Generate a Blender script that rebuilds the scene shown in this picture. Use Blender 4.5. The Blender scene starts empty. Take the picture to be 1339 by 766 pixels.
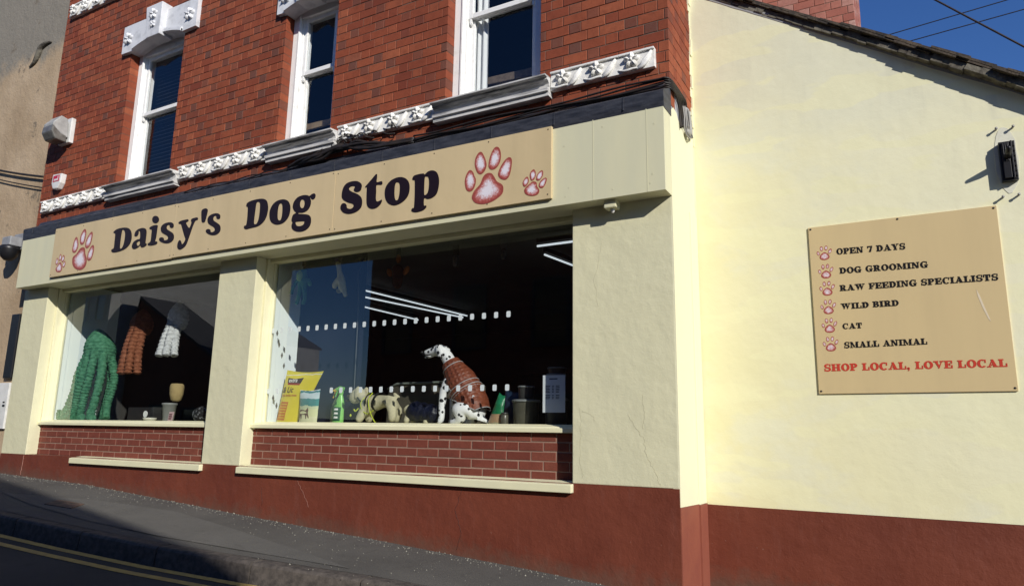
import bpy, bmesh, math, random
from mathutils import Matrix, Vector, noise as mnoise
from mathutils.geometry import tessellate_polygon
random.seed(7)
SC = bpy.context.scene
COL = SC.collection

# ------------------------------------------------------------------ camera, sky, sun, exposure
cam_d = bpy.data.cameras.new('camera'); cam = bpy.data.objects.new('camera', cam_d); COL.objects.link(cam)
cam_d.sensor_fit = 'HORIZONTAL'; cam_d.sensor_width = 36.0; cam_d.lens = 25.06
cam_d.clip_start = 0.05; cam_d.clip_end = 3000
RIGHT = Vector((0.87341, 0.48671, 0.01651)); UP = Vector((0.07989, -0.17664, 0.98103)); BACK = Vector((0.48039, -0.85552, -0.19316))
cam.matrix_world = Matrix(((RIGHT.x, UP.x, BACK.x, 0), (RIGHT.y, UP.y, BACK.y, -5.1), (RIGHT.z, UP.z, BACK.z, 0), (0, 0, 0, 1)))
SC.camera = cam

SUN = Vector((0.226, -0.160, 0.140)).normalized()
SUN_EL = math.asin(SUN.z); SUN_AZ = math.atan2(SUN.x, SUN.y)
W = bpy.data.worlds.new('World'); SC.world = W; W.use_nodes = True
wn = W.node_tree.nodes; wl = W.node_tree.links
sky = wn.new('ShaderNodeTexSky'); sky.sky_type = 'NISHITA'; sky.sun_disc = False
sky.sun_elevation = SUN_EL; sky.sun_rotation = SUN_AZ
sky.air_density = 1.0; sky.dust_density = 0.1; sky.ozone_density = 5.0; sky.altitude = 300
bg = wn['Background']; bg.inputs['Strength'].default_value = 0.055
hs = wn.new('ShaderNodeHueSaturation'); hs.inputs['Saturation'].default_value = 1.16; hs.inputs['Value'].default_value = 2.0; hs.inputs['Hue'].default_value = 0.512
wl.new(sky.outputs['Color'], hs.inputs['Color'])
# broken cloud low over the far side of the street (behind the viewer), seen only mirrored in the glass
tcw = wn.new('ShaderNodeTexCoord'); mpw = wn.new('ShaderNodeMapping'); mpw.inputs['Scale'].default_value = (2.2, 2.2, 6.5); wl.new(tcw.outputs['Generated'], mpw.inputs['Vector'])
nzw = wn.new('ShaderNodeTexNoise'); nzw.inputs['Scale'].default_value = 1.6; nzw.inputs['Detail'].default_value = 7; nzw.inputs['Roughness'].default_value = 0.6; wl.new(mpw.outputs[0], nzw.inputs['Vector'])
rpw = wn.new('ShaderNodeValToRGB'); rpw.color_ramp.elements[0].position = 0.57; rpw.color_ramp.elements[1].position = 0.85; wl.new(nzw.outputs['Fac'], rpw.inputs[0])
spw = wn.new('ShaderNodeSeparateXYZ'); wl.new(tcw.outputs['Generated'], spw.inputs[0])
mrw = wn.new('ShaderNodeMapRange'); wl.new(spw.outputs[1], mrw.inputs[0]); mrw.inputs[1].default_value = -0.15; mrw.inputs[2].default_value = -0.4
muw = wn.new('ShaderNodeMath'); muw.operation = 'MULTIPLY'; wl.new(rpw.outputs[0], muw.inputs[0]); wl.new(mrw.outputs[0], muw.inputs[1])
mxw = wn.new('ShaderNodeMix'); mxw.data_type = 'RGBA'; wl.new(muw.outputs[0], mxw.inputs[0]); wl.new(hs.outputs['Color'], mxw.inputs[6]); mxw.inputs[7].default_value = (2.4, 3.1, 4.4, 1)
wl.new(mxw.outputs[2], bg.inputs['Color'])
sd = bpy.data.lights.new('sun', 'SUN'); sd.energy = 4.6; sd.angle = math.radians(0.5); sd.color = (1.0, 0.95, 0.87)
sun = bpy.data.objects.new('sun', sd); COL.objects.link(sun)
sun.rotation_euler = SUN.to_track_quat('Z', 'Y').to_euler(); sun.location = (8, -12, 9)
SC.view_settings.view_transform = 'Standard'; SC.view_settings.look = 'None'
SC.view_settings.exposure = 0.1; SC.view_settings.gamma = 1.0; SC.view_settings.use_curve_mapping = False

# ------------------------------------------------------------------ materials
def lin(r, g, b):
    f = lambda v: (v/255/12.92) if v/255 <= 0.04045 else ((v/255+0.055)/1.055)**2.4
    return (f(r), f(g), f(b))
def nodes(name):
    m = bpy.data.materials.new(name); m.use_nodes = True
    nt = m.node_tree; b = nt.nodes['Principled BSDF']
    return m, nt, b
def N(nt, t, **kw):
    n = nt.nodes.new(t)
    for k, v in kw.items():
        if k in n.inputs: n.inputs[k].default_value = v
        else: setattr(n, k, v)
    return n
def ramp(nt, src, stops):
    r = nt.nodes.new('ShaderNodeValToRGB'); e = r.color_ramp.elements
    while len(e) > 1: e.remove(e[-1])
    e[0].position = stops[0][0]; e[0].color = (*stops[0][1], 1)
    for p, c in stops[1:]:
        q = e.new(p); q.color = (*c, 1)
    nt.links.new(src, r.inputs[0]); return r
def mixc(nt, fac, a, b, typ='MIX'):
    m = nt.nodes.new('ShaderNodeMix'); m.data_type = 'RGBA'; m.blend_type = typ
    for s, v in ((0, fac), (6, a), (7, b)):
        if hasattr(v, 'is_output') or isinstance(v, bpy.types.NodeSocket): nt.links.new(v, m.inputs[s])
        else: m.inputs[s].default_value = v if s == 0 else (*v, 1)
    return m.outputs[2]
def pos(nt): return nt.nodes.new('ShaderNodeNewGeometry').outputs['Position']
def noise(nt, scale, detail=4, rough=0.55, vec=None, sc3=None):
    n = N(nt, 'ShaderNodeTexNoise', Scale=scale, Detail=detail, Roughness=rough)
    v = vec or pos(nt)
    if sc3:
        mp = nt.nodes.new('ShaderNodeMapping'); mp.inputs['Scale'].default_value = sc3
        nt.links.new(v, mp.inputs['Vector']); v = mp.outputs[0]
    nt.links.new(v, n.inputs['Vector']); return n.outputs['Fac']
def bump(nt, b, h, strength, dist=0.01, prev=None):
    n = N(nt, 'ShaderNodeBump', Strength=strength, Distance=dist)
    nt.links.new(h, n.inputs['Height'])
    if prev: nt.links.new(prev, n.inputs['Normal'])
    nt.links.new(n.outputs[0], b.inputs['Normal']); return n.outputs[0]
def mat(name, c1, c2=None, scale=4, rough=0.6, bs=0, bscale=60, bdist=0.004, lo=0.35, hi=0.65, metal=0, spec=0.4, sc3=None, detail=5):
    m, nt, b = nodes(name)
    b.inputs['Roughness'].default_value = rough; b.inputs['Metallic'].default_value = metal
    b.inputs['Specular IOR Level'].default_value = spec
    if c2:
        r = ramp(nt, noise(nt, scale, detail, sc3=sc3), [(lo, c1), (hi, c2)])
        nt.links.new(r.outputs[0], b.inputs['Base Color'])
    else: b.inputs['Base Color'].default_value = (*c1, 1)
    if bs: bump(nt, b, noise(nt, bscale, 4), bs, bdist)
    return m

def render_mat(name, base, alt, dirt, blotch=0.5, rough=0.75, lump=1.0):
    m, nt, b = nodes(name); b.inputs['Roughness'].default_value = rough; b.inputs['Specular IOR Level'].default_value = 0.25
    n1 = noise(nt, blotch, 6, 0.6)
    c = ramp(nt, n1, [(0.36, base), (0.64, alt)]).outputs[0]
    st = noise(nt, 3.0, 6, 0.7, sc3=(1.2, 1.2, 0.25))
    f = ramp(nt, st, [(0.58, (0, 0, 0)), (0.8, (0.35, 0.35, 0.35))]).outputs[0]
    c = mixc(nt, f, c, dirt)
    sp = noise(nt, 55, 2)
    f2 = ramp(nt, sp, [(0.70, (0, 0, 0)), (0.76, (0.35, 0.35, 0.35))]).outputs[0]
    c = mixc(nt, f2, c, dirt)
    nt.links.new(c, b.inputs['Base Color'])
    n = bump(nt, b, noise(nt, 2.2, 3), 0.9*lump, 0.02)
    n = bump(nt, b, noise(nt, 14, 5, 0.6), 0.5*lump, 0.010, n)
    bump(nt, b, noise(nt, 90, 4), 0.35*lump, 0.003, n)
    return m
CREAM = (0.645, 0.618, 0.415)
M_front = render_mat('cream_paint_front', CREAM, (0.615, 0.595, 0.41), (0.50, 0.485, 0.35), lump=0.8)
M_board = mat('cream_paint_board', (0.645, 0.62, 0.42), (0.60, 0.585, 0.41), 2.5, 0.55, 0.15, 30, 0.002, sc3=(2, 2, 0.4))
M_trim = mat('cream_paint_trim', (0.74, 0.71, 0.47), (0.69, 0.665, 0.45), 5, 0.5, 0.25, 40, 0.002)
M_return = render_mat('cream_paint_return', (0.74, 0.715, 0.49), (0.72, 0.70, 0.495), (0.60, 0.585, 0.43), lump=0.35)
def wall_mat():
    m, nt, b = nodes('cream_paint_gable'); b.inputs['Roughness'].default_value = 0.8; b.inputs['Specular IOR Level'].default_value = 0.2
    p = pos(nt); sx = nt.nodes.new('ShaderNodeSeparateXYZ'); nt.links.new(p, sx.inputs[0])
    # fresh yellow coat rolled on low and to the left, older paler coat above
    def ma(op, a, c):
        q = nt.nodes.new('ShaderNodeMath'); q.operation = op
        for i, v in enumerate((a, c)):
            if isinstance(v, (int, float)): q.inputs[i].default_value = v
            else: nt.links.new(v, q.inputs[i])
        return q.outputs[0]
    edge = ma('ADD', ma('MULTIPLY', sx.outputs[0], 1.35), ma('MULTIPLY', sx.outputs[2], 0.55))
    edge = ma('ADD', edge, ma('MULTIPLY', ma('SUBTRACT', noise(nt, 1.3, 6, 0.6), 0.5), 3.2))
    mr = N(nt, 'ShaderNodeMapRange'); nt.links.new(edge, mr.inputs[0])
    mr.inputs[1].default_value = -1.6; mr.inputs[2].default_value = 1.2
    c = mixc(nt, mr.outputs[0], (0.765, 0.722, 0.45), (0.79, 0.762, 0.535))
    patch = ramp(nt, noise(nt, 0.9, 5, 0.65, sc3=(1.0, 1, 1.5)), [(0.49, (0, 0, 0)), (0.60, (0.75, 0.75, 0.75))]).outputs[0]
    c = mixc(nt, patch, c, (0.745, 0.73, 0.54))
    hi = N(nt, 'ShaderNodeMapRange'); nt.links.new(ma('ADD', sx.outputs[2], ma('MULTIPLY', noise(nt, 2.0, 5), 0.9)), hi.inputs[0])
    hi.inputs[1].default_value = 2.75; hi.inputs[2].default_value = 3.3; hi.inputs[3].default_value = 0; hi.inputs[4].default_value = 0.6
    c = mixc(nt, hi.outputs[0], c, (0.70, 0.69, 0.53))
    f2 = ramp(nt, noise(nt, 48, 2), [(0.72, (0, 0, 0)), (0.77, (0.3, 0.3, 0.3))]).outputs[0]
    c = mixc(nt, f2, c, (0.6, 0.57, 0.40))
    run = ramp(nt, noise(nt, 7.0, 5, 0.6, sc3=(1, 1, 0.10)), [(0.52, (0, 0, 0)), (0.72, (0.5, 0.5, 0.5))]).outputs[0]
    top = N(nt, 'ShaderNodeMapRange'); nt.links.new(ma('ADD', sx.outputs[2], ma('MULTIPLY', sx.outputs[0], 0.65)), top.inputs[0])
    top.inputs[1].default_value = 1.6; top.inputs[2].default_value = 2.9
    c = mixc(nt, ma('MULTIPLY', run, top.outputs[0]), c, (0.56, 0.55, 0.43))       # rain streaks from the verge
    roll = ramp(nt, noise(nt, 1.6, 3, 0.5, sc3=(0.6, 1, 2.2)), [(0.53, (0, 0, 0)), (0.55, (0.6, 0.6, 0.6))]).outputs[0]
    c = mixc(nt, roll, c, (0.80, 0.77, 0.49))                                     # edge of an earlier roller coat
    nt.links.new(c, b.inputs['Base Color'])
    n = bump(nt, b, noise(nt, 1.7, 4), 0.55, 0.022)
    n = bump(nt, b, noise(nt, 9, 4, 0.5), 0.16, 0.010, n)
    bump(nt, b, noise(nt, 70, 4), 0.22, 0.003, n)
    return m
M_gable = wall_mat()
def maroon_mat():
    m, nt, b = nodes('maroon_paint'); b.inputs['Roughness'].default_value = 0.55; b.inputs['Specular IOR Level'].default_value = 0.3
    c = ramp(nt, noise(nt, 1.4, 7, 0.65), [(0.34, (0.132, 0.032, 0.018)), (0.66, (0.176, 0.046, 0.025))]).outputs[0]
    f = ramp(nt, noise(nt, 10, 5, 0.7, sc3=(1, 1, 0.2)), [(0.55, (0, 0, 0)), (0.8, (0.45, 0.45, 0.45))]).outputs[0]
    c = mixc(nt, f, c, (0.20, 0.075, 0.055))
    p = pos(nt); sx = nt.nodes.new('ShaderNodeSeparateXYZ'); nt.links.new(p, sx.inputs[0])
    h = nt.nodes.new('ShaderNodeMath'); h.operation = 'MULTIPLY_ADD'; h.inputs[1].default_value = 0.0546; nt.links.new(sx.outputs[0], h.inputs[0]); nt.links.new(sx.outputs[2], h.inputs[2])
    h2 = nt.nodes.new('ShaderNodeMath'); h2.operation = 'MULTIPLY_ADD'; h2.inputs[1].default_value = -0.35; nt.links.new(noise(nt, 8, 6, 0.7), h2.inputs[0]); nt.links.new(h.outputs[0], h2.inputs[2])
    mr = N(nt, 'ShaderNodeMapRange'); nt.links.new(h2.outputs[0], mr.inputs[0]); mr.inputs[1].default_value = -1.20; mr.inputs[2].default_value = -1.36; mr.inputs[4].default_value = 0.6
    c = mixc(nt, mr.outputs[0], c, (0.105, 0.075, 0.055))          # splashed street dirt along the foot
    ch = ramp(nt, noise(nt, 38, 3, 0.6), [(0.735, (0, 0, 0)), (0.75, (0.6, 0.6, 0.6))]).outputs[0]
    c = mixc(nt, ch, c, (0.25, 0.13, 0.10))
    nt.links.new(c, b.inputs['Base Color'])
    n = bump(nt, b, noise(nt, 2.6, 4), 0.8, 0.02); n = bump(nt, b, noise(nt, 12, 5, 0.6), 0.5, 0.010, n); bump(nt, b, noise(nt, 80, 4), 0.4, 0.004, n)
    return m
M_maroon = maroon_mat()
M_maroon_ret = mat('maroon_paint_return', (0.25, 0.075, 0.045), (0.22, 0.062, 0.040), 4, 0.6, 0.3, 25, 0.005)

def brick_mat(name, ra, rb, rc, head):
    m, nt, b = nodes(name); b.inputs['Roughness'].default_value = 0.8; b.inputs['Specular IOR Level'].default_value = 0.25
    at = nt.nodes.new('ShaderNodeAttribute'); at.attribute_name = 'tone'
    s = nt.nodes.new('ShaderNodeSeparateColor'); nt.links.new(at.outputs['Color'], s.inputs[0])
    c = ramp(nt, s.outputs[0], [(0.0, ra), (0.5, rb), (1.0, rc)]).outputs[0]
    c = mixc(nt, s.outputs[1], c, head)
    f = ramp(nt, noise(nt, 18, 6, 0.7), [(0.45, (0, 0, 0)), (0.75, (0.55, 0.55, 0.55))]).outputs[0]
    c = mixc(nt, f, c, tuple(v*0.55 for v in rb))
    f = ramp(nt, noise(nt, 1.1, 5, 0.65), [(0.45, (0, 0, 0)), (0.75, (0.4, 0.4, 0.4))]).outputs[0]
    c = mixc(nt, f, c, tuple(v*0.5 for v in ra))
    nt.links.new(c, b.inputs['Base Color'])
    bump(nt, b, noise(nt, 70, 5, 0.65), 0.5, 0.004)
    return m
M_brick = brick_mat('red_facing_brick', (0.185, 0.042, 0.022), (0.262, 0.064, 0.029), (0.325, 0.092, 0.042), (0.135, 0.058, 0.042))
M_brick_low = brick_mat('maroon_panel_brick', (0.145, 0.036, 0.024), (0.175, 0.046, 0.030), (0.205, 0.060, 0.038), (0.14, 0.04, 0.028))
M_brick_pink = brick_mat('weathered_wing_brick', (0.32, 0.11, 0.08), (0.38, 0.14, 0.10), (0.46, 0.22, 0.17), (0.50, 0.33, 0.28))
M_mortar = mat('mortar', (0.085, 0.06, 0.045), (0.20, 0.165, 0.13), 9, 0.9, 0.5, 80, lo=0.45, hi=0.75)
M_mortar_low = mat('pinkish_mortar', (0.25, 0.15, 0.11), (0.31, 0.20, 0.15), 9, 0.9, 0.5, 80)
M_stone = mat('painted_stone', (0.78, 0.77, 0.73), (0.36, 0.34, 0.30), 9, 0.7, 0.5, 40, 0.006, lo=0.50, hi=0.82, detail=8)
M_lintel = mat('painted_lintel_stone', (0.66, 0.67, 0.69), (0.40, 0.41, 0.43), 7, 0.6, 0.4, 40, 0.005, lo=0.5, hi=0.8, detail=8)
M_sill = mat('weathered_sill_stone', (0.60, 0.59, 0.57), (0.10, 0.10, 0.10), 6, 0.7, 0.4, 40, 0.004, lo=0.48, hi=0.68, sc3=(0.5, 1, 6), detail=7)
M_wood = mat('white_window_paint', (0.82, 0.82, 0.80), (0.66, 0.65, 0.60), 14, 0.45, 0.2, 50, 0.002, lo=0.55, hi=0.8)
M_lead = mat('dark_lead_flashing', (0.020, 0.022, 0.030), (0.050, 0.053, 0.066), 7, 0.5, 0.5, 18, 0.008, sc3=(1, 1, 5))
M_grey = mat('bare_grey_undercoat', (0.42, 0.42, 0.45), (0.30, 0.30, 0.32), 20, 0.7, 0.2, 60)
M_tan = mat('tan_sign_board', (0.61, 0.48, 0.275), (0.545, 0.43, 0.245), 3.0, 0.38, 0.30, 1.6, 0.03, sc3=(1.4, 1, 0.16), lo=.42, hi=.72)
M_tan2 = mat('tan_wall_board', (0.61, 0.475, 0.255), (0.565, 0.44, 0.24), 3.0, 0.42, 0.12, 2.5, 0.01, sc3=(1.6, 1, 0.2), lo=.42, hi=.75)
M_letter = mat('dark_brown_vinyl', (0.013, 0.005, 0.006), rough=0.4)
M_black_vinyl = mat('black_vinyl', (0.010, 0.009, 0.010), rough=0.4)
M_red_vinyl = mat('red_vinyl', (0.52, 0.050, 0.030), rough=0.4)
def paw_mat():
    m, nt, b = nodes('printed_paw'); b.inputs['Roughness'].default_value = 0.4
    at = nt.nodes.new('ShaderNodeAttribute'); at.attribute_name = 'tone'
    s = nt.nodes.new('ShaderNodeSeparateColor'); nt.links.new(at.outputs['Color'], s.inputs[0])
    a = nt.nodes.new('ShaderNodeMath'); a.operation = 'MULTIPLY_ADD'; a.inputs[1].default_value = 1.5; a.inputs[2].default_value = -0.72
    nt.links.new(noise(nt, 60, 5, 0.8), a.inputs[0])
    q = nt.nodes.new('ShaderNodeMath'); q.operation = 'ADD'; nt.links.new(a.outputs[0], q.inputs[0]); nt.links.new(s.outputs[0], q.inputs[1])
    c = ramp(nt, q.outputs[0], [(0.25, (0.74, 0.70, 0.75)), (0.50, (0.58, 0.36, 0.36)), (0.72, (0.42, 0.095, 0.07)), (0.95, (0.30, 0.06, 0.045))]).outputs[0]
    nt.links.new(c, b.inputs['Base Color']); return m
M_paw = paw_mat()
def glass_mat(name, tint, ior=1.5, gain=2.0):
    m = bpy.data.materials.new(name); m.use_nodes = True; nt = m.node_tree; nt.nodes.clear()
    o = nt.nodes.new('ShaderNodeOutputMaterial'); mx = nt.nodes.new('ShaderNodeMixShader')
    t = nt.nodes.new('ShaderNodeBsdfTransparent'); t.inputs[0].default_value = (*tint, 1)
    g = nt.nodes.new('ShaderNodeBsdfGlossy'); g.inputs['Roughness'].default_value = 0.0; g.inputs[0].default_value = (0.95, 0.97, 1, 1)
    ge = nt.nodes.new('ShaderNodeNewGeometry'); dt = nt.nodes.new('ShaderNodeVectorMath'); dt.operation = 'DOT_PRODUCT'
    nt.links.new(ge.outputs['Normal'], dt.inputs[0]); nt.links.new(ge.outputs['Incoming'], dt.inputs[1])
    def mm(op, *ar):
        q = nt.nodes.new('ShaderNodeMath'); q.operation = op
        for i, v in enumerate(ar):
            if isinstance(v, (int, float)): q.inputs[i].default_value = v
            else: nt.links.new(v, q.inputs[i])
        return q.outputs[0]
    r0 = ((ior-1)/(ior+1))**2
    f5 = mm('POWER', mm('SUBTRACT', 1.0, mm('ABSOLUTE', dt.outputs['Value'])), 5.0)
    k = mm('MINIMUM', mm('MULTIPLY', mm('ADD', mm('MULTIPLY', f5, 1-r0), r0), gain), 1.0)
    nt.links.new(k, mx.inputs[0])
    bn = nt.nodes.new('ShaderNodeBump'); bn.inputs['Strength'].default_value = 0.02; bn.inputs['Distance'].default_value = 0.02
    nt.links.new(noise(nt, 1.3, 2), bn.inputs['Height'])
    nt.links.new(bn.outputs[0], g.inputs['Normal'])
    nt.links.new(t.outputs[0], mx.inputs[1]); nt.links.new(g.outputs[0], mx.inputs[2]); nt.links.new(mx.outputs[0], o.inputs[0])
    return m
M_glass = glass_mat('shop_window_glass', (0.93, 0.96, 0.95), 1.5, 2.3)
M_glass_up = glass_mat('old_sash_glass', (0.85, 0.88, 0.9), 1.5, 1.5)
M_asphalt = None
def asphalt(name, c1, c2, speck, s1=1.2, sp=0.66):
    m, nt, b = nodes(name); b.inputs['Roughness'].default_value = 0.85; b.inputs['Specular IOR Level'].default_value = 0.3
    c = ramp(nt, noise(nt, s1, 6, 0.6), [(0.35, c1), (0.65, c2)]).outputs[0]
    f = ramp(nt, noise(nt, 160, 2), [(sp, (0, 0, 0)), (sp+0.06, (0.75, 0.75, 0.75))]).outputs[0]
    c = mixc(nt, f, c, speck)
    f = ramp(nt, noise(nt, 6, 5, 0.7), [(0.58, (0, 0, 0)), (0.72, (0.5, 0.5, 0.5))]).outputs[0]
    c = mixc(nt, f, c, tuple(v*0.6 for v in c1))
    nt.links.new(c, b.inputs['Base Color'])
    n = bump(nt, b, noise(nt, 170, 3), 0.7, 0.006)
    bump(nt, b, noise(nt, 2.5, 4), 0.4, 0.02, n)
    return m
M_pave = asphalt('pavement_asphalt', (0.080, 0.076, 0.068), (0.104, 0.099, 0.088), (0.17, 0.165, 0.15))
M_patch = asphalt('pavement_patch_asphalt', (0.102, 0.098, 0.088), (0.120, 0.115, 0.103), (0.20, 0.195, 0.18), 3)
M_road = asphalt('road_asphalt', (0.032, 0.032, 0.032), (0.048, 0.047, 0.046), (0.11, 0.11, 0.105))
M_kerb = mat('kerb_stone', (0.098, 0.083, 0.071), (0.048, 0.041, 0.036), 22, 0.85, 0.5, 70, 0.005, detail=8)
M_yellow = mat('yellow_road_paint', (0.50, 0.34, 0.085), (0.36, 0.25, 0.08), 12, 0.7, 0.5, 90, 0.004)
M_iron = mat('rusty_cover', (0.16, 0.10, 0.07), (0.07, 0.05, 0.04), 15, 0.8, 0.6, 60, 0.006)
M_tile = mat('mossy_roof_tile', (0.022, 0.018, 0.015), (0.075, 0.056, 0.038), 14, 0.9, 0.9, 40, 0.012, detail=8)
M_verge = mat('verge_mortar', (0.050, 0.042, 0.034), (0.17, 0.155, 0.12), 14, 0.9, 0.8, 40, 0.01, detail=8)
M_soffit = mat('grey_gable_margin', (0.33, 0.33, 0.33), (0.26, 0.26, 0.26), 5, 0.8, 0.3, 30)
def nbr_mat():
    m, nt, b = nodes('old_beige_render'); b.inputs['Roughness'].default_value = 0.9; b.inputs['Specular IOR Level'].default_value = 0.15
    c = ramp(nt, noise(nt, 0.9, 7, 0.6), [(0.3, (0.33, 0.24, 0.15)), (0.5, (0.42, 0.315, 0.205)), (0.7, (0.50, 0.385, 0.26))]).outputs[0]
    p = pos(nt); sx = nt.nodes.new('ShaderNodeSeparateXYZ'); nt.links.new(p, sx.inputs[0])
    a = nt.nodes.new('ShaderNodeMath'); a.operation = 'MULTIPLY_ADD'; a.inputs[1].default_value = 1.4
    nt.links.new(noise(nt, 1.4, 6, 0.7), a.inputs[0]); nt.links.new(sx.outputs[2], a.inputs[2])
    f = ramp(nt, a.outputs[0], [(0.0, (0, 0, 0)), (1.0, (1, 1, 1))])
    mr = N(nt, 'ShaderNodeMapRange'); nt.links.new(a.outputs[0], mr.inputs[0]); mr.inputs[1].default_value = 6.05; mr.inputs[2].default_value = 6.35
    nt.links.new(mr.outputs[0], f.inputs[0])
    c = mixc(nt, f.outputs[0], c, (0.24, 0.215, 0.175))      # old grey cement coat above the patched band
    f = ramp(nt, noise(nt, 2.3, 6, 0.75), [(0.62, (0, 0, 0)), (0.66, (0.8, 0.8, 0.8))]).outputs[0]
    c = mixc(nt, f, c, (0.17, 0.14, 0.105))
    nt.links.new(c, b.inputs['Base Color'])
    n = bump(nt, b, noise(nt, 3, 5, 0.7), 0.8, 0.03); bump(nt, b, noise(nt, 45, 4), 0.6, 0.006, n)
    return m
M_nbr = nbr_mat()
M_blackp = mat('black_plastic', (0.012, 0.012, 0.014), rough=0.4)
M_cable = mat('black_cable', (0.014, 0.012, 0.012), (0.030, 0.022, 0.018), 12, 0.55)
M_gcable = mat('grey_cable', (0.30, 0.29, 0.27), rough=0.5)
M_whitep = mat('white_plastic', (0.72, 0.72, 0.70), (0.60, 0.60, 0.57), 8, 0.4)
M_lens = mat('frosted_lamp_cover', (0.17, 0.165, 0.15), (0.11, 0.105, 0.095), 15, 0.25)
M_redp = mat('red_plastic', (0.50, 0.02, 0.05), rough=0.35)
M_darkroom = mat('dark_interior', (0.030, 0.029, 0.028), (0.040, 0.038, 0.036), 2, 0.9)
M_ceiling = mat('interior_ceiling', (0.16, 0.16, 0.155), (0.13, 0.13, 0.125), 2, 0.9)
M_whiteboard = mat('white_display_board', (0.74, 0.80, 0.82), (0.70, 0.77, 0.80), 3, 0.35)
M_navy = mat('navy_display_board', (0.010, 0.012, 0.022), (0.014, 0.016, 0.028), 3, 0.9, spec=0.1)
M_dot = mat('frosted_film', (0.60, 0.66, 0.67), rough=0.5)
def emis(name, col, s):
    m, nt, b = nodes(name); b.inputs['Base Color'].default_value = (0.8, 0.8, 0.8, 1)
    b.inputs['Emission Color'].default_value = (*col, 1); b.inputs['Emission Strength'].default_value = s; return m
M_tube = emis('lit_fluorescent_tube', (0.85, 0.93, 1.0), 0.75)

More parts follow.
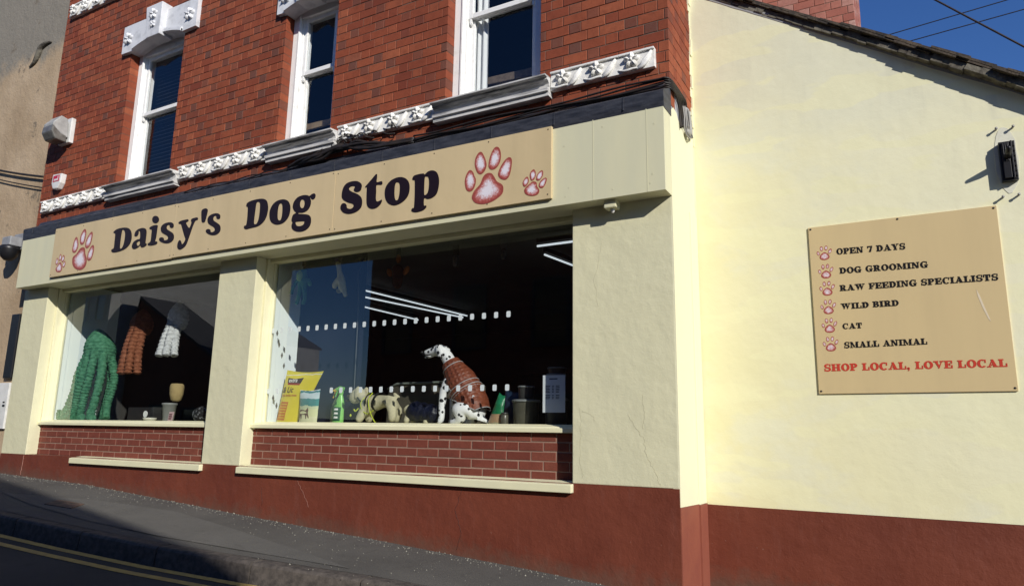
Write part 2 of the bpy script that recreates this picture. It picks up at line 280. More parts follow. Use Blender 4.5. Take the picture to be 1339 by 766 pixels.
# ------------------------------------------------------------------ mesh helpers
WL = {}
class MB:
    def __init__(s): s.v = []; s.f = []; s.tone = []; s.sm = []
    def add(s, vs, fs, tone=None, smooth=False):
        o = len(s.v); s.v += [tuple(v) for v in vs]
        for f in fs:
            s.f.append(tuple(i+o for i in f)); s.tone.append(tone); s.sm.append(smooth)
        return s
    def box(s, x0, x1, y0, y1, z0, z1, tone=None):
        return s.add([(x0,y0,z0),(x1,y0,z0),(x1,y1,z0),(x0,y1,z0),(x0,y0,z1),(x1,y0,z1),(x1,y1,z1),(x0,y1,z1)],
              [(0,1,5,4),(1,2,6,5),(2,3,7,6),(3,0,4,7),(4,5,6,7),(3,2,1,0)], tone)
    def prism(s, poly, y0, y1, tone=None, ax='y'):
        # poly in (x,z), counter-clockwise seen from -y; extruded y0 (front) .. y1
        n = len(poly)
        if ax == 'y': a = [(p[0], y0, p[1]) for p in poly]; b = [(p[0], y1, p[1]) for p in poly]
        elif ax == 'x': a = [(y0, p[0], p[1]) for p in poly]; b = [(y1, p[0], p[1]) for p in poly]
        else: a = [(p[0], p[1], y0) for p in poly]; b = [(p[0], p[1], y1) for p in poly]
        return s.add(a+b, [tuple(range(n)), tuple(range(2*n-1, n-1, -1))]+[(i, i+n, (i+1) % n+n, (i+1) % n) for i in range(n)], tone)
    def tube(s, path, r, n=8, closed=False, caps=True):
        path = [Vector(p) for p in path]; m = len(path); rings = []; prev = None
        rr = r if isinstance(r, (list, tuple)) else [r]*m
        for i, p in enumerate(path):
            if closed: t = path[(i+1) % m]-path[i-1]
            else: t = path[min(i+1, m-1)]-path[max(i-1, 0)]
            t.normalize()
            if prev is None:
                u = t.orthogonal().normalized()
            else:
                u = prev-t*prev.dot(t)
                u = u.normalized() if u.length > 1e-6 else t.orthogonal().normalized()
            prev = u; w = t.cross(u)
            rings.append([p+(u*math.cos(2*math.pi*k/n)+w*math.sin(2*math.pi*k/n))*rr[i] for k in range(n)])
        vs = [v for rg in rings for v in rg]; fs = []
        for i in range(m if closed else m-1):
            j = (i+1) % m
            for k in range(n): fs.append((i*n+k, i*n+(k+1) % n, j*n+(k+1) % n, j*n+k))
        if caps and not closed: fs += [tuple(range(n-1, -1, -1)), tuple((m-1)*n+k for k in range(n))]
        return s.add(vs, fs, None, True)
    def lathe(s, prof, c, n=20, cap=True):
        vs = []; fs = []
        for r, z in prof:
            for k in range(n): vs.append((c[0]+r*math.cos(2*math.pi*k/n), c[1]+r*math.sin(2*math.pi*k/n), c[2]+z))
        for i in range(len(prof)-1):
            for k in range(n): fs.append((i*n+k, i*n+(k+1) % n, (i+1)*n+(k+1) % n, (i+1)*n+k))
        if cap: fs += [tuple(range(n-1, -1, -1)), tuple((len(prof)-1)*n+k for k in range(n))]
        return s.add(vs, fs, None, True)
    def ball(s, c, r, nu=12, nv=8, rot=None):
        r = r if isinstance(r, (list, tuple)) else (r, r, r); vs = []; fs = []
        rm = rot or Matrix.Identity(3)
        for j in range(nv+1):
            th = math.pi*j/nv
            for k in range(nu):
                ph = 2*math.pi*k/nu
                d = rm @ Vector((r[0]*math.sin(th)*math.cos(ph), r[1]*math.sin(th)*math.sin(ph), r[2]*math.cos(th)))
                vs.append((c[0]+d.x, c[1]+d.y, c[2]+d.z))
        for j in range(nv):
            for k in range(nu): fs.append((j*nu+k, (j+1)*nu+k, (j+1)*nu+(k+1) % nu, j*nu+(k+1) % nu))
        return s.add(vs, fs, None, True)
    def loft(s, rings, caps=True, smooth=True):
        n = len(rings[0]); vs = [v for r in rings for v in r]; fs = []
        for i in range(len(rings)-1):
            for k in range(n): fs.append((i*n+k, i*n+(k+1) % n, (i+1)*n+(k+1) % n, (i+1)*n+k))
        if caps: fs += [tuple(range(n-1, -1, -1)), tuple((len(rings)-1)*n+k for k in range(n))]
        return s.add(vs, fs, None, smooth)
    def build(s, name, m, parent=None, bevel=0, fix=True, **tags):
        off = Vector(WL.get(parent.name, (0, 0, 0))) if parent else Vector((0, 0, 0))
        me = bpy.data.meshes.new(name); me.from_pydata([Vector(v)-off for v in s.v], [], s.f); me.update()
        me.polygons.foreach_set('use_smooth', s.sm)
        if any(t is not None for t in s.tone):
            ca = me.color_attributes.new('tone', 'FLOAT_COLOR', 'CORNER')
            for p, t in zip(me.polygons, s.tone):
                for li, vi in zip(p.loop_indices, p.vertices):
                    if callable(t): c = t(vi)
                    else: c = t or (0.5, 0, 0)
                    ca.data[li].color = (*c, 1)
        if fix or bevel:
            bm = bmesh.new(); bm.from_mesh(me)
            bmesh.ops.remove_doubles(bm, verts=bm.verts, dist=1e-6)
            if fix: bmesh.ops.recalc_face_normals(bm, faces=bm.faces)
            if bevel:
                ed = [e for e in bm.edges if len(e.link_faces) == 2 and e.calc_face_angle(0) > 0.6]
                bmesh.ops.bevel(bm, geom=ed, offset=bevel, segments=2, profile=0.6, affect='EDGES', clamp_overlap=True)
            bm.to_mesh(me); bm.free()
        me.materials.append(m)
        o = bpy.data.objects.new(name, me); COL.objects.link(o)
        if parent: o.parent = parent; WL[o.name] = tuple(off)
        else: WL[o.name] = (0, 0, 0)
        for k, v in tags.items(): o[k] = v
        return o
def thing(name, loc, label, cat, group=None):
    o = bpy.data.objects.new(name, None); COL.objects.link(o); o.location = loc; o.empty_display_size = 0.1
    WL[o.name] = tuple(loc); o['label'] = label; o['category'] = cat
    if group: o['group'] = group
    return o
def tagm(o, label, cat, group=None):
    o['label'] = label; o['category'] = cat
    if group: o['group'] = group
    return o
def smooth_loop(pts, sub=5):
    n = len(pts); out = []
    for i in range(n):
        p0, p1, p2, p3 = (Vector((*pts[(i+k) % n], 0)) for k in (-1, 0, 1, 2))
        for j in range(sub):
            t = j/sub
            q = 0.5*((2*p1)+(p2-p0)*t+(2*p0-5*p1+4*p2-p3)*t*t+(3*p1-p0-3*p2+p3)*t**3)
            out.append((q.x, q.y))
    return out
def smooth_path(pts, sub=6):
    pts = [Vector(p) for p in pts]; out = []; n = len(pts)
    for i in range(n-1):
        p0 = pts[max(i-1, 0)]; p1 = pts[i]; p2 = pts[i+1]; p3 = pts[min(i+2, n-1)]
        for j in range(sub):
            t = j/sub
            out.append(0.5*((2*p1)+(p2-p0)*t+(2*p0-5*p1+4*p2-p3)*t*t+(3*p1-p0-3*p2+p3)*t**3))
    out.append(pts[-1]); return out
def flat_shape(mb, loops, y, thick=0.002):
    # filled outline with holes, cut vinyl of a given thickness, front face at y
    V3 = [[Vector((p[0], p[1], 0)) for p in l] for l in loops]
    tris = tessellate_polygon(V3); flat = [p for l in loops for p in l]; n = len(flat)
    vs = [(p[0], y, p[1]) for p in flat]+[(p[0], y+thick, p[1]) for p in flat]
    fs = [tuple(t) for t in tris]; o = 0
    for l in loops:
        m = len(l)
        fs += [(o+i, o+(i+1) % m, o+(i+1) % m+n, o+i+n) for i in range(m)]; o += m
    mb.add(vs, fs)
def skin(name, chain, edges, radii, m, parent=None, levels=2, root=0, **tags):
    off = Vector(WL.get(parent.name, (0, 0, 0))) if parent else Vector((0, 0, 0))
    me = bpy.data.meshes.new(name); me.from_pydata([Vector(v)-off for v in chain], edges, [])
    o = bpy.data.objects.new(name, me); COL.objects.link(o)
    md = o.modifiers.new('skin', 'SKIN'); md.use_smooth_shade = True; md.branch_smoothing = 0.6
    for i, sv in enumerate(me.skin_vertices[0].data):
        r = radii[i]; sv.radius = r if isinstance(r, (tuple, list)) else (r, r); sv.use_root = (i == root)
    sb = o.modifiers.new('sub', 'SUBSURF'); sb.levels = levels; sb.render_levels = levels
    dg = bpy.context.evaluated_depsgraph_get(); dg.update()
    ev = o.evaluated_get(dg); nm = bpy.data.meshes.new_from_object(ev)
    o.modifiers.clear(); o.data = nm; nm.materials.clear(); nm.materials.append(m)
    nm.polygons.foreach_set('use_smooth', [True]*len(nm.polygons))
    if parent: o.parent = parent
    WL[o.name] = tuple(off)
    for k, v in tags.items(): o[k] = v
    return o
def lerp(a, b, t): return a+(b-a)*t
def interp(x, tab):
    if x <= tab[0][0]:
        (x0, y0), (x1, y1) = tab[0], tab[1]
    elif x >= tab[-1][0]:
        (x0, y0), (x1, y1) = tab[-2], tab[-1]
    else:
        for (x0, y0), (x1, y1) in zip(tab, tab[1:]):
            if x0 <= x <= x1: break
    return y0+(y1-y0)*(x-x0)/(x1-x0)

LETTERS = [
[[(-8.291, 2.32), (-8.2276, 2.3411), (-8.103, 2.3409), (-8.0041, 2.3186), (-7.9472, 2.2671), (-7.9253, 2.193), (-7.9436, 2.1239), (-8.0036, 2.0775), (-8.0842, 2.0568), (-8.1776, 2.0481), (-8.265, 2.053), (-8.301, 2.0775), (-8.2875, 2.0965), (-8.2567, 2.1062), (-8.2574, 2.1848), (-8.2613, 2.2701), (-8.2691, 2.2893), (-8.3033, 2.3045)], [(-8.1267, 2.3162), (-8.0925, 2.307), (-8.065, 2.2639), (-8.06, 2.1913), (-8.0698, 2.1267), (-8.0942, 2.0878), (-8.1282, 2.0869), (-8.1378, 2.1346), (-8.1396, 2.2189), (-8.1349, 2.2906)]],
[[(-7.8773, 2.2227), (-7.8627, 2.2624), (-7.8118, 2.2857), (-7.7301, 2.2894), (-7.6717, 2.2678), (-7.6491, 2.2238), (-7.6476, 2.1476), (-7.6457, 2.0984), (-7.6215, 2.0839), (-7.6286, 2.0638), (-7.6763, 2.0495), (-7.717, 2.0542), (-7.7412, 2.0768), (-7.7777, 2.0576), (-7.8396, 2.0459), (-7.8851, 2.0616), (-7.9008, 2.0953), (-7.8756, 2.1372), (-7.8152, 2.1584), (-7.7664, 2.1619), (-7.765, 2.203), (-7.7779, 2.2518), (-7.8015, 2.2607), (-7.8014, 2.2311), (-7.8183, 2.2036), (-7.8605, 2.2029)], [(-7.7965, 2.1279), (-7.7609, 2.1331), (-7.7521, 2.0957), (-7.7762, 2.0785), (-7.8019, 2.0885), (-7.8123, 2.1145)]],
[[(-7.603, 2.2766), (-7.5416, 2.2932), (-7.4607, 2.2874), (-7.4559, 2.2403), (-7.4589, 2.148), (-7.4674, 2.0971), (-7.4344, 2.0897), (-7.4255, 2.0691), (-7.4546, 2.0552), (-7.5339, 2.0541), (-7.5892, 2.0639), (-7.6, 2.0837), (-7.5733, 2.0945), (-7.5535, 2.1131), (-7.5541, 2.1945), (-7.5577, 2.2439), (-7.5924, 2.2577)], [(-7.4441, 2.3527), (-7.4469, 2.3338), (-7.4616, 2.3204), (-7.4855, 2.315), (-7.5138, 2.3187), (-7.541, 2.3309), (-7.5616, 2.3492), (-7.5715, 2.3698), (-7.5688, 2.3889), (-7.5538, 2.4024), (-7.5297, 2.4077), (-7.5013, 2.4038), (-7.4742, 2.3915), (-7.4538, 2.3732)]],
[[(-7.1624, 2.237), (-7.1717, 2.2211), (-7.206, 2.2221), (-7.2314, 2.2402), (-7.2383, 2.2606), (-7.2731, 2.2629), (-7.2868, 2.2417), (-7.2735, 2.2147), (-7.2168, 2.1846), (-7.1599, 2.1513), (-7.1368, 2.1144), (-7.1421, 2.0754), (-7.1854, 2.05), (-7.2532, 2.0466), (-7.3343, 2.0664), (-7.386, 2.0931), (-7.4008, 2.1179), (-7.3803, 2.1304), (-7.3451, 2.1284), (-7.3165, 2.1135), (-7.3095, 2.0932), (-7.2772, 2.0859), (-7.2441, 2.0933), (-7.2393, 2.1155), (-7.2696, 2.1421), (-7.3356, 2.1731), (-7.3753, 2.2011), (-7.3915, 2.2436), (-7.3709, 2.2756), (-7.313, 2.2935), (-7.2263, 2.2912), (-7.1743, 2.2671)]],
[[(-7.0839, 2.2643), (-7.0548, 2.2821), (-6.9885, 2.2868), (-6.9216, 2.2846), (-6.9116, 2.263), (-6.9398, 2.2532), (-6.9438, 2.2368), (-6.8853, 2.1809), (-6.8563, 2.2365), (-6.8689, 2.264), (-6.8521, 2.2831), (-6.7743, 2.2871), (-6.751, 2.2728), (-6.7565, 2.2557), (-6.7925, 2.2471), (-6.8249, 2.1932), (-6.8687, 2.076), (-6.9045, 1.9913), (-6.9485, 1.9574), (-7.0077, 1.9441), (-7.05, 1.9679), (-7.0602, 2.0094), (-7.0464, 2.0471), (-7.0211, 2.0564), (-6.9973, 2.0334), (-6.9793, 2.0045), (-6.9518, 2.0191), (-6.9313, 2.0557), (-6.9546, 2.0977), (-7.0016, 2.1823), (-7.0346, 2.2408), (-7.0628, 2.2491)]],
[[(-6.7045, 2.3502), (-6.6816, 2.3693), (-6.6338, 2.3714), (-6.6038, 2.3527), (-6.602, 2.3191), (-6.6195, 2.2439), (-6.6311, 2.2145), (-6.6611, 2.2118), (-6.6851, 2.2328), (-6.7, 2.2993)]],
[[(-6.3825, 2.2349), (-6.391, 2.2188), (-6.422, 2.2196), (-6.4447, 2.2376), (-6.4507, 2.258), (-6.4821, 2.26), (-6.4946, 2.2386), (-6.4829, 2.2117), (-6.432, 2.1819), (-6.3811, 2.149), (-6.3606, 2.1121), (-6.3658, 2.073), (-6.4051, 2.0473), (-6.4662, 2.0434), (-6.5391, 2.0627), (-6.5854, 2.0891), (-6.5985, 2.1138), (-6.5799, 2.1265), (-6.5483, 2.1247), (-6.5226, 2.11), (-6.5165, 2.0897), (-6.4875, 2.0826), (-6.4575, 2.0903), (-6.453, 2.1126), (-6.4801, 2.1389), (-6.5392, 2.1696), (-6.5747, 2.1974), (-6.5889, 2.2398), (-6.57, 2.272), (-6.5177, 2.2903), (-6.4396, 2.2887), (-6.3929, 2.265)]],
[[(-5.9873, 2.3081), (-5.9763, 2.3355), (-5.9203, 2.3519), (-5.8251, 2.3561), (-5.7413, 2.3479), (-5.6851, 2.3187), (-5.6568, 2.2559), (-5.6556, 2.1956), (-5.6746, 2.1298), (-5.7211, 2.0804), (-5.7884, 2.0549), (-5.8824, 2.049), (-5.9538, 2.0451), (-5.9886, 2.0626), (-5.9893, 2.087), (-5.9624, 2.094), (-5.9551, 2.1504), (-5.9566, 2.2379), (-5.9628, 2.287), (-5.9798, 2.2964)], [(-5.8154, 2.325), (-5.7866, 2.312), (-5.776, 2.2731), (-5.7748, 2.1951), (-5.7831, 2.1273), (-5.8043, 2.0888), (-5.8299, 2.0853), (-5.8461, 2.1012), (-5.8465, 2.1617), (-5.8416, 2.2478), (-5.8359, 2.3079)]],
[[(-5.6267, 2.1659), (-5.621, 2.2165), (-5.5811, 2.2706), (-5.5153, 2.2969), (-5.4358, 2.2961), (-5.3708, 2.2669), (-5.3357, 2.2095), (-5.3341, 2.1421), (-5.3571, 2.0867), (-5.4139, 2.0441), (-5.4975, 2.0358), (-5.5685, 2.0603), (-5.6103, 2.104)], [(-5.4768, 2.2579), (-5.4526, 2.2434), (-5.4425, 2.1826), (-5.444, 2.1237), (-5.4553, 2.0832), (-5.4774, 2.0794), (-5.4987, 2.0975), (-5.5079, 2.1495), (-5.5064, 2.2172), (-5.4929, 2.2492)]],
[[(-5.3007, 2.2044), (-5.2859, 2.2526), (-5.2347, 2.2911), (-5.1589, 2.2989), (-5.1037, 2.2888), (-5.0811, 2.2779), (-5.045, 2.2931), (-5.0129, 2.2931), (-4.997, 2.2717), (-5.0049, 2.2423), (-5.0285, 2.2327), (-5.0509, 2.2426), (-5.0623, 2.2609), (-5.0654, 2.2489), (-5.0539, 2.2183), (-5.0599, 2.1696), (-5.0935, 2.1291), (-5.1514, 2.1149), (-5.2042, 2.1206), (-5.2098, 2.1115), (-5.139, 2.0983), (-5.0727, 2.0809), (-5.0381, 2.0434), (-5.0382, 1.9781), (-5.0798, 1.9346), (-5.1534, 1.9195), (-5.2307, 1.9325), (-5.2833, 1.9647), (-5.2962, 2.0036), (-5.287, 2.0315), (-5.2986, 2.0471), (-5.3022, 2.0709), (-5.2876, 2.1106), (-5.2476, 2.1275), (-5.2692, 2.1456), (-5.2909, 2.1737)], [(-5.1741, 2.2544), (-5.1477, 2.2405), (-5.1377, 2.2058), (-5.1483, 2.17), (-5.1727, 2.1652), (-5.1954, 2.1851), (-5.2022, 2.2194), (-5.1919, 2.2471)], [(-5.2428, 2.0281), (-5.219, 2.0307), (-5.1315, 2.0232), (-5.1237, 2.0098), (-5.1387, 1.9872), (-5.1812, 1.9804), (-5.2202, 1.9896), (-5.2385, 2.0085)]],
[[(-4.4088, 2.2586), (-4.4181, 2.2329), (-4.4511, 2.2226), (-4.4916, 2.2352), (-4.5026, 2.2598), (-4.4891, 2.2759), (-4.5014, 2.2889), (-4.5359, 2.2925), (-4.5634, 2.2785), (-4.5596, 2.2596), (-4.5258, 2.236), (-4.4552, 2.2023), (-4.4073, 2.1633), (-4.3904, 2.1157), (-4.3999, 2.0631), (-4.4477, 2.0295), (-4.5313, 2.0178), (-4.6071, 2.0374), (-4.6505, 2.0763), (-4.6579, 2.1094), (-4.6381, 2.1349), (-4.6032, 2.1316), (-4.5818, 2.1075), (-4.5765, 2.084), (-4.5409, 2.0671), (-4.5072, 2.0713), (-4.492, 2.0945), (-4.5106, 2.1153), (-4.5693, 2.1376), (-4.6297, 2.174), (-4.6515, 2.214), (-4.6444, 2.2821), (-4.6076, 2.327), (-4.5454, 2.341), (-4.4708, 2.3334), (-4.4236, 2.3065), (-4.4071, 2.2811)]],
[[(-4.3642, 2.2588), (-4.3433, 2.2781), (-4.291, 2.3212), (-4.2421, 2.3628), (-4.2275, 2.3567), (-4.2264, 2.3241), (-4.2258, 2.2835), (-4.1736, 2.2839), (-4.1587, 2.2726), (-4.1648, 2.2494), (-4.2259, 2.2539), (-4.227, 2.1896), (-4.2254, 2.118), (-4.2095, 2.0925), (-4.1772, 2.0948), (-4.1593, 2.1019), (-4.151, 2.0891), (-4.1693, 2.0565), (-4.2108, 2.0315), (-4.2651, 2.0295), (-4.3105, 2.0521), (-4.3333, 2.0938), (-4.34, 2.1711), (-4.3423, 2.249), (-4.357, 2.2522)]],
[[(-4.1226, 2.1645), (-4.1104, 2.2247), (-4.0546, 2.2734), (-3.9709, 2.2897), (-3.8964, 2.2694), (-3.8502, 2.2224), (-3.8372, 2.1551), (-3.8551, 2.0884), (-3.9145, 2.041), (-3.997, 2.0244), (-4.0672, 2.0504), (-4.1077, 2.1003)], [(-3.984, 2.2442), (-3.9569, 2.231), (-3.9477, 2.1812), (-3.9519, 2.1119), (-3.9683, 2.0707), (-3.995, 2.0773), (-4.0086, 2.1293), (-4.0098, 2.1998), (-4.0014, 2.2355)]],
[[(-3.8106, 2.2508), (-3.7933, 2.2741), (-3.7375, 2.2804), (-3.6867, 2.277), (-3.676, 2.2657), (-3.637, 2.2885), (-3.5871, 2.2894), (-3.5412, 2.2618), (-3.5158, 2.1978), (-3.5173, 2.1216), (-3.5371, 2.0613), (-3.5802, 2.034), (-3.6295, 2.0304), (-3.668, 2.043), (-3.6687, 1.9767), (-3.6466, 1.9718), (-3.6427, 1.9543), (-3.6745, 1.9318), (-3.7443, 1.9238), (-3.7956, 1.9369), (-3.8048, 1.9562), (-3.7923, 1.969), (-3.7773, 1.9737), (-3.7742, 2.0675), (-3.7777, 2.1716), (-3.7827, 2.2288), (-3.8015, 2.2354)], [(-3.6716, 2.2365), (-3.6498, 2.2441), (-3.6291, 2.2294), (-3.6204, 2.1722), (-3.6271, 2.1049), (-3.6466, 2.0755), (-3.6696, 2.0756), (-3.6742, 2.1465)]],
]
PAWS = [
[[(-9.4604, 1.9662), (-9.4351, 1.9952), (-9.4009, 2.0389), (-9.3568, 2.0417), (-9.3288, 2.0002), (-9.3145, 1.9415), (-9.3529, 1.9161), (-9.4271, 1.9264)], [(-9.4792, 2.0417), (-9.4763, 2.0888), (-9.4552, 2.1129), (-9.4286, 2.0785), (-9.4273, 2.0364), (-9.459, 2.0186)], [(-9.4165, 2.0878), (-9.4142, 2.1296), (-9.3936, 2.1558), (-9.3657, 2.1297), (-9.3625, 2.0873), (-9.3891, 2.0639)], [(-9.3549, 2.0708), (-9.347, 2.1119), (-9.3169, 2.1349), (-9.2934, 2.1114), (-9.2964, 2.0647), (-9.3301, 2.042)], [(-9.3147, 1.9935), (-9.3014, 2.0339), (-9.2706, 2.0536), (-9.2533, 2.0185), (-9.2648, 1.9781), (-9.2981, 1.9689)]],
[[(-9.1055, 2.024), (-9.1026, 2.0857), (-9.0324, 2.1194), (-8.9839, 2.1708), (-8.9283, 2.1903), (-8.8682, 2.1732), (-8.8394, 2.0983), (-8.8017, 2.0432), (-8.7876, 1.9809), (-8.8167, 1.923), (-8.8957, 1.8984), (-9.0036, 1.9212), (-9.0753, 1.9694)], [(-9.1406, 2.1729), (-9.1362, 2.2662), (-9.1089, 2.3362), (-9.0689, 2.3365), (-9.0303, 2.2746), (-9.0191, 2.211), (-9.0487, 2.1522), (-9.0977, 2.139)], [(-9.0008, 2.2815), (-8.9966, 2.3538), (-8.954, 2.4162), (-8.9135, 2.4266), (-8.8828, 2.3812), (-8.8846, 2.2987), (-8.9053, 2.2392), (-8.9537, 2.2262), (-8.9846, 2.2485)], [(-8.8666, 2.2038), (-8.8624, 2.2754), (-8.818, 2.3421), (-8.7659, 2.3738), (-8.7371, 2.3424), (-8.7398, 2.271), (-8.7677, 2.1924), (-8.8208, 2.1657), (-8.8549, 2.1819)], [(-8.793, 2.0423), (-8.7835, 2.1125), (-8.7396, 2.179), (-8.6927, 2.1939), (-8.6665, 2.1503), (-8.6738, 2.07), (-8.7026, 2.0125), (-8.75, 2.0002), (-8.7786, 2.0154)]],
[[(-3.1651, 1.9814), (-3.1426, 2.029), (-3.087, 2.0797), (-3.0556, 2.1427), (-3.0185, 2.1663), (-2.976, 2.1591), (-2.9471, 2.1246), (-2.9182, 2.0777), (-2.8713, 2.045), (-2.855, 2.0091), (-2.8649, 1.9608), (-2.9145, 1.9268), (-2.9787, 1.903), (-3.0533, 1.8972), (-3.12, 1.9154), (-3.1543, 1.9458)], [(-3.2423, 2.122), (-3.2327, 2.1809), (-3.2067, 2.2197), (-3.1826, 2.2225), (-3.1556, 2.1938), (-3.147, 2.1665), (-3.1295, 2.1293), (-3.1346, 2.0789), (-3.1574, 2.0398), (-3.1907, 2.0297), (-3.2254, 2.0548)], [(-3.1457, 2.2783), (-3.1376, 2.3289), (-3.1099, 2.3672), (-3.0812, 2.3705), (-3.0563, 2.3357), (-3.036, 2.289), (-3.0252, 2.2399), (-3.0428, 2.1917), (-3.0801, 2.1681), (-3.114, 2.1867), (-3.1366, 2.2336)], [(-3.0062, 2.2366), (-2.9983, 2.2951), (-2.9717, 2.3588), (-2.9396, 2.3888), (-2.9066, 2.3766), (-2.8869, 2.3259), (-2.8874, 2.2666), (-2.9076, 2.2193), (-2.9441, 2.1918), (-2.9816, 2.194), (-3.0009, 2.2143)], [(-2.9087, 2.1477), (-2.8886, 2.1991), (-2.8483, 2.2511), (-2.812, 2.2724), (-2.7844, 2.2607), (-2.7773, 2.2216), (-2.7868, 2.1479), (-2.804, 2.1008), (-2.8355, 2.0793), (-2.877, 2.092), (-2.9024, 2.1172)]],
[[(-2.6564, 1.9613), (-2.6409, 1.9834), (-2.6017, 2.0098), (-2.5756, 2.0218), (-2.5449, 2.0087), (-2.5385, 1.9752), (-2.5182, 1.9397), (-2.5265, 1.9087), (-2.5654, 1.8969), (-2.6178, 1.9081), (-2.6489, 1.9316)], [(-2.6724, 2.0212), (-2.6596, 2.052), (-2.6333, 2.0723), (-2.6181, 2.0533), (-2.6176, 2.0205), (-2.6366, 1.995), (-2.6587, 1.9903)], [(-2.6069, 2.0761), (-2.5986, 2.1075), (-2.5725, 2.1252), (-2.5547, 2.1041), (-2.5517, 2.0668), (-2.567, 2.0368), (-2.5932, 2.0329)], [(-2.5471, 2.0416), (-2.537, 2.0766), (-2.5026, 2.1034), (-2.4852, 2.0923), (-2.4875, 2.0561), (-2.5148, 2.0241), (-2.539, 2.024)], [(-2.523, 1.9808), (-2.506, 2.0146), (-2.4675, 2.0349), (-2.4502, 2.0216), (-2.4627, 1.9792), (-2.4882, 1.9527), (-2.5124, 1.9589)]],
]

# ------------------------------------------------------------------ ground: road, kerb, pavement
ZB = [(-10.45,-.612),(-8.42,-.669),(-7.28,-.738),(-5.99,-.820),(-5.01,-.876),(-4.1,-.926),(-3.32,-.975),(-2.62,-1.018),(-2.0,-1.063),(0,-1.18)]
KY = [(-12,-1.50),(-7.4,-1.44),(-6.27,-1.383),(-5.27,-1.302),(-4.58,-1.203),(-3.9,-1.102),(-3.41,-1.006),(-2,-0.90),(0,-0.85),(6,-0.85)]
zlin = lambda x, y: -1.17-0.0546*max(-45, min(45, x))+0.03*max(y, -2.2)
zwall = lambda x: interp(x, ZB) if -10.45 <= x <= 0 else (-.612-0.045*(max(x, -45)+10.45) if x < -10.45 else -1.18-.0546*min(x, 45))
def zpave(x, y):
    yk = interp(x, KY); t = min(max(-y/-yk, 0), 1)
    return lerp(zwall(x), zlin(x, yk), t)
def sheet(name, xs, yfun, z, m, **tags):
    mb = MB(); n = len(yfun(xs[0])); vs = []; fs = []
    for x in xs:
        for y in yfun(x): vs.append((x, y, z(x, y)))
    for i in range(len(xs)-1):
        for j in range(n-1): a = i*n+j; fs.append((a, a+n, a+n+1, a+1))
    mb.add(vs, fs, None, True); o = mb.build(name, m, fix=False, **tags)
    if o.data.polygons[0].normal.z < 0: o.data.flip_normals()
    return o
XS = [-60+0.5*i for i in range(241)]
g = sheet('ground', [-1500, -700, -300, -120, -45, -20, 0, 20, 45, 120, 300, 700, 1500], lambda x: [-1500, -500, -100, -10, 0, 10, 100, 500, 1500],
      lambda x, y: -1.47-0.0546*max(-45, min(45, x)), M_road, kind='structure')
rd = sheet('road', XS, lambda x: [interp(x, KY)-0.10-6.2*t for t in (0, .1, .3, .6, 1)], lambda x, y: zlin(x, y)-0.12, M_road, kind='structure')
pv = sheet('pavement', [-60+0.25*i for i in range(481)], lambda x: [interp(x, KY)*(1-t)+0.12*(1-t)+0.05*t for t in [i/8 for i in range(9)]],
      lambda x, y: zpave(x, y)+0.004*mnoise.noise((x*1.3, y*2, 0)), M_pave, kind='structure')
far = sheet('far_pavement', XS, lambda x: [-9.3, -8.2, -7.1], lambda x, y: -1.25-0.0546*max(-45, min(45, x)), M_pave, kind='structure')
kb = MB()
x = -30.0
while x < 12:
    L = 0.915; g_ = 0.009
    xs = [x+g_+(L-2*g_)*i/4 for i in range(5)]
    rings = []
    for q in xs:
        yk = interp(q, KY); zt = zlin(q, yk); w = 0.0012*mnoise.noise((q*3, 5, 1))
        rings.append([(q, yk+0.125, zt-0.16), (q, yk-0.02, zt-0.16), (q, yk-0.004+w, zt-0.018), (q, yk+0.006+w, zt-0.004), (q, yk+0.018, zt+0.002), (q, yk+0.125, zt+0.004)])
    kb.loft(rings, True, False); x += L
kb.build('kerb', M_kerb, kind='structure')
def line_sheet(name, d0, d1, x0, x1):
    return sheet(name, [x0+0.25*i for i in range(int((x1-x0)/0.25)+1)], lambda x: [interp(x, KY)-d0, interp(x, KY)-d1], lambda x, y: zlin(x, y)-0.12+0.004, M_yellow, kind='structure')
line_sheet('yellow_line', 0.115, 0.185, -30, 9)
line_sheet('yellow_line', 0.285, 0.355, -30, 9)
# lighter resurfaced strip in the pavement
pa = MB(); top = [(-8.6,-.86),(-7.4,-.48),(-6.4,-.34),(-5.4,-.50),(-4.4,-.70),(-3.7,-.86),(-4.7,-.98),(-5.6,-1.08),(-6.6,-1.10),(-7.7,-1.02)]
vs = [(p[0], p[1], zpave(*p)+0.005) for p in top]
vs.append((-6.0, -.78, zpave(-6.0, -.78)+0.006)); n = len(top)
pa.add(vs, [(i, (i+1) % n, n) for i in range(n)]); o = pa.build('pavement_patch', M_patch, kind='structure')
if o.data.polygons[0].normal.z < 0: o.data.flip_normals()
cv = MB(); c0 = [(-7.75,-.73),(-7.35,-.70),(-7.22,-.90),(-7.62,-.94)]
vs = [(p[0], p[1], zpave(*p)+0.012) for p in c0]+[(p[0], p[1], zpave(*p)-0.02) for p in c0]
cv.add(vs, [(0,1,2,3),(0,4,5,1),(1,5,6,2),(2,6,7,3),(3,7,4,0)])
tagm(cv.build('service_cover', M_iron, bevel=0.004), 'small rusty brown service cover set in the grey pavement', 'cover')
gr = MB()
for i in range(1050):
    x = random.uniform(-10.3, -1.6); y = -abs(random.gauss(0, 0.075))-0.012 if i < 640 else -random.uniform(0.05, 1.1)
    r = random.uniform(0.0025, 0.0085) if i < 640 else random.uniform(0.0025, 0.007); z = zpave(x, y)+r*0.5
    a = random.random()*6
    pts = [(x+r*math.cos(a+k*2.09), y+r*math.sin(a+k*2.09), z-r*0.6) for k in range(3)]+[(x, y, z+r*0.8)]
    gr.add(pts, [(0,1,3),(1,2,3),(2,0,3)])
gr.build('grit', mat('pale_grit', (0.27, 0.26, 0.215), (0.10, 0.095, 0.08), 40, 0.9), kind='stuff')

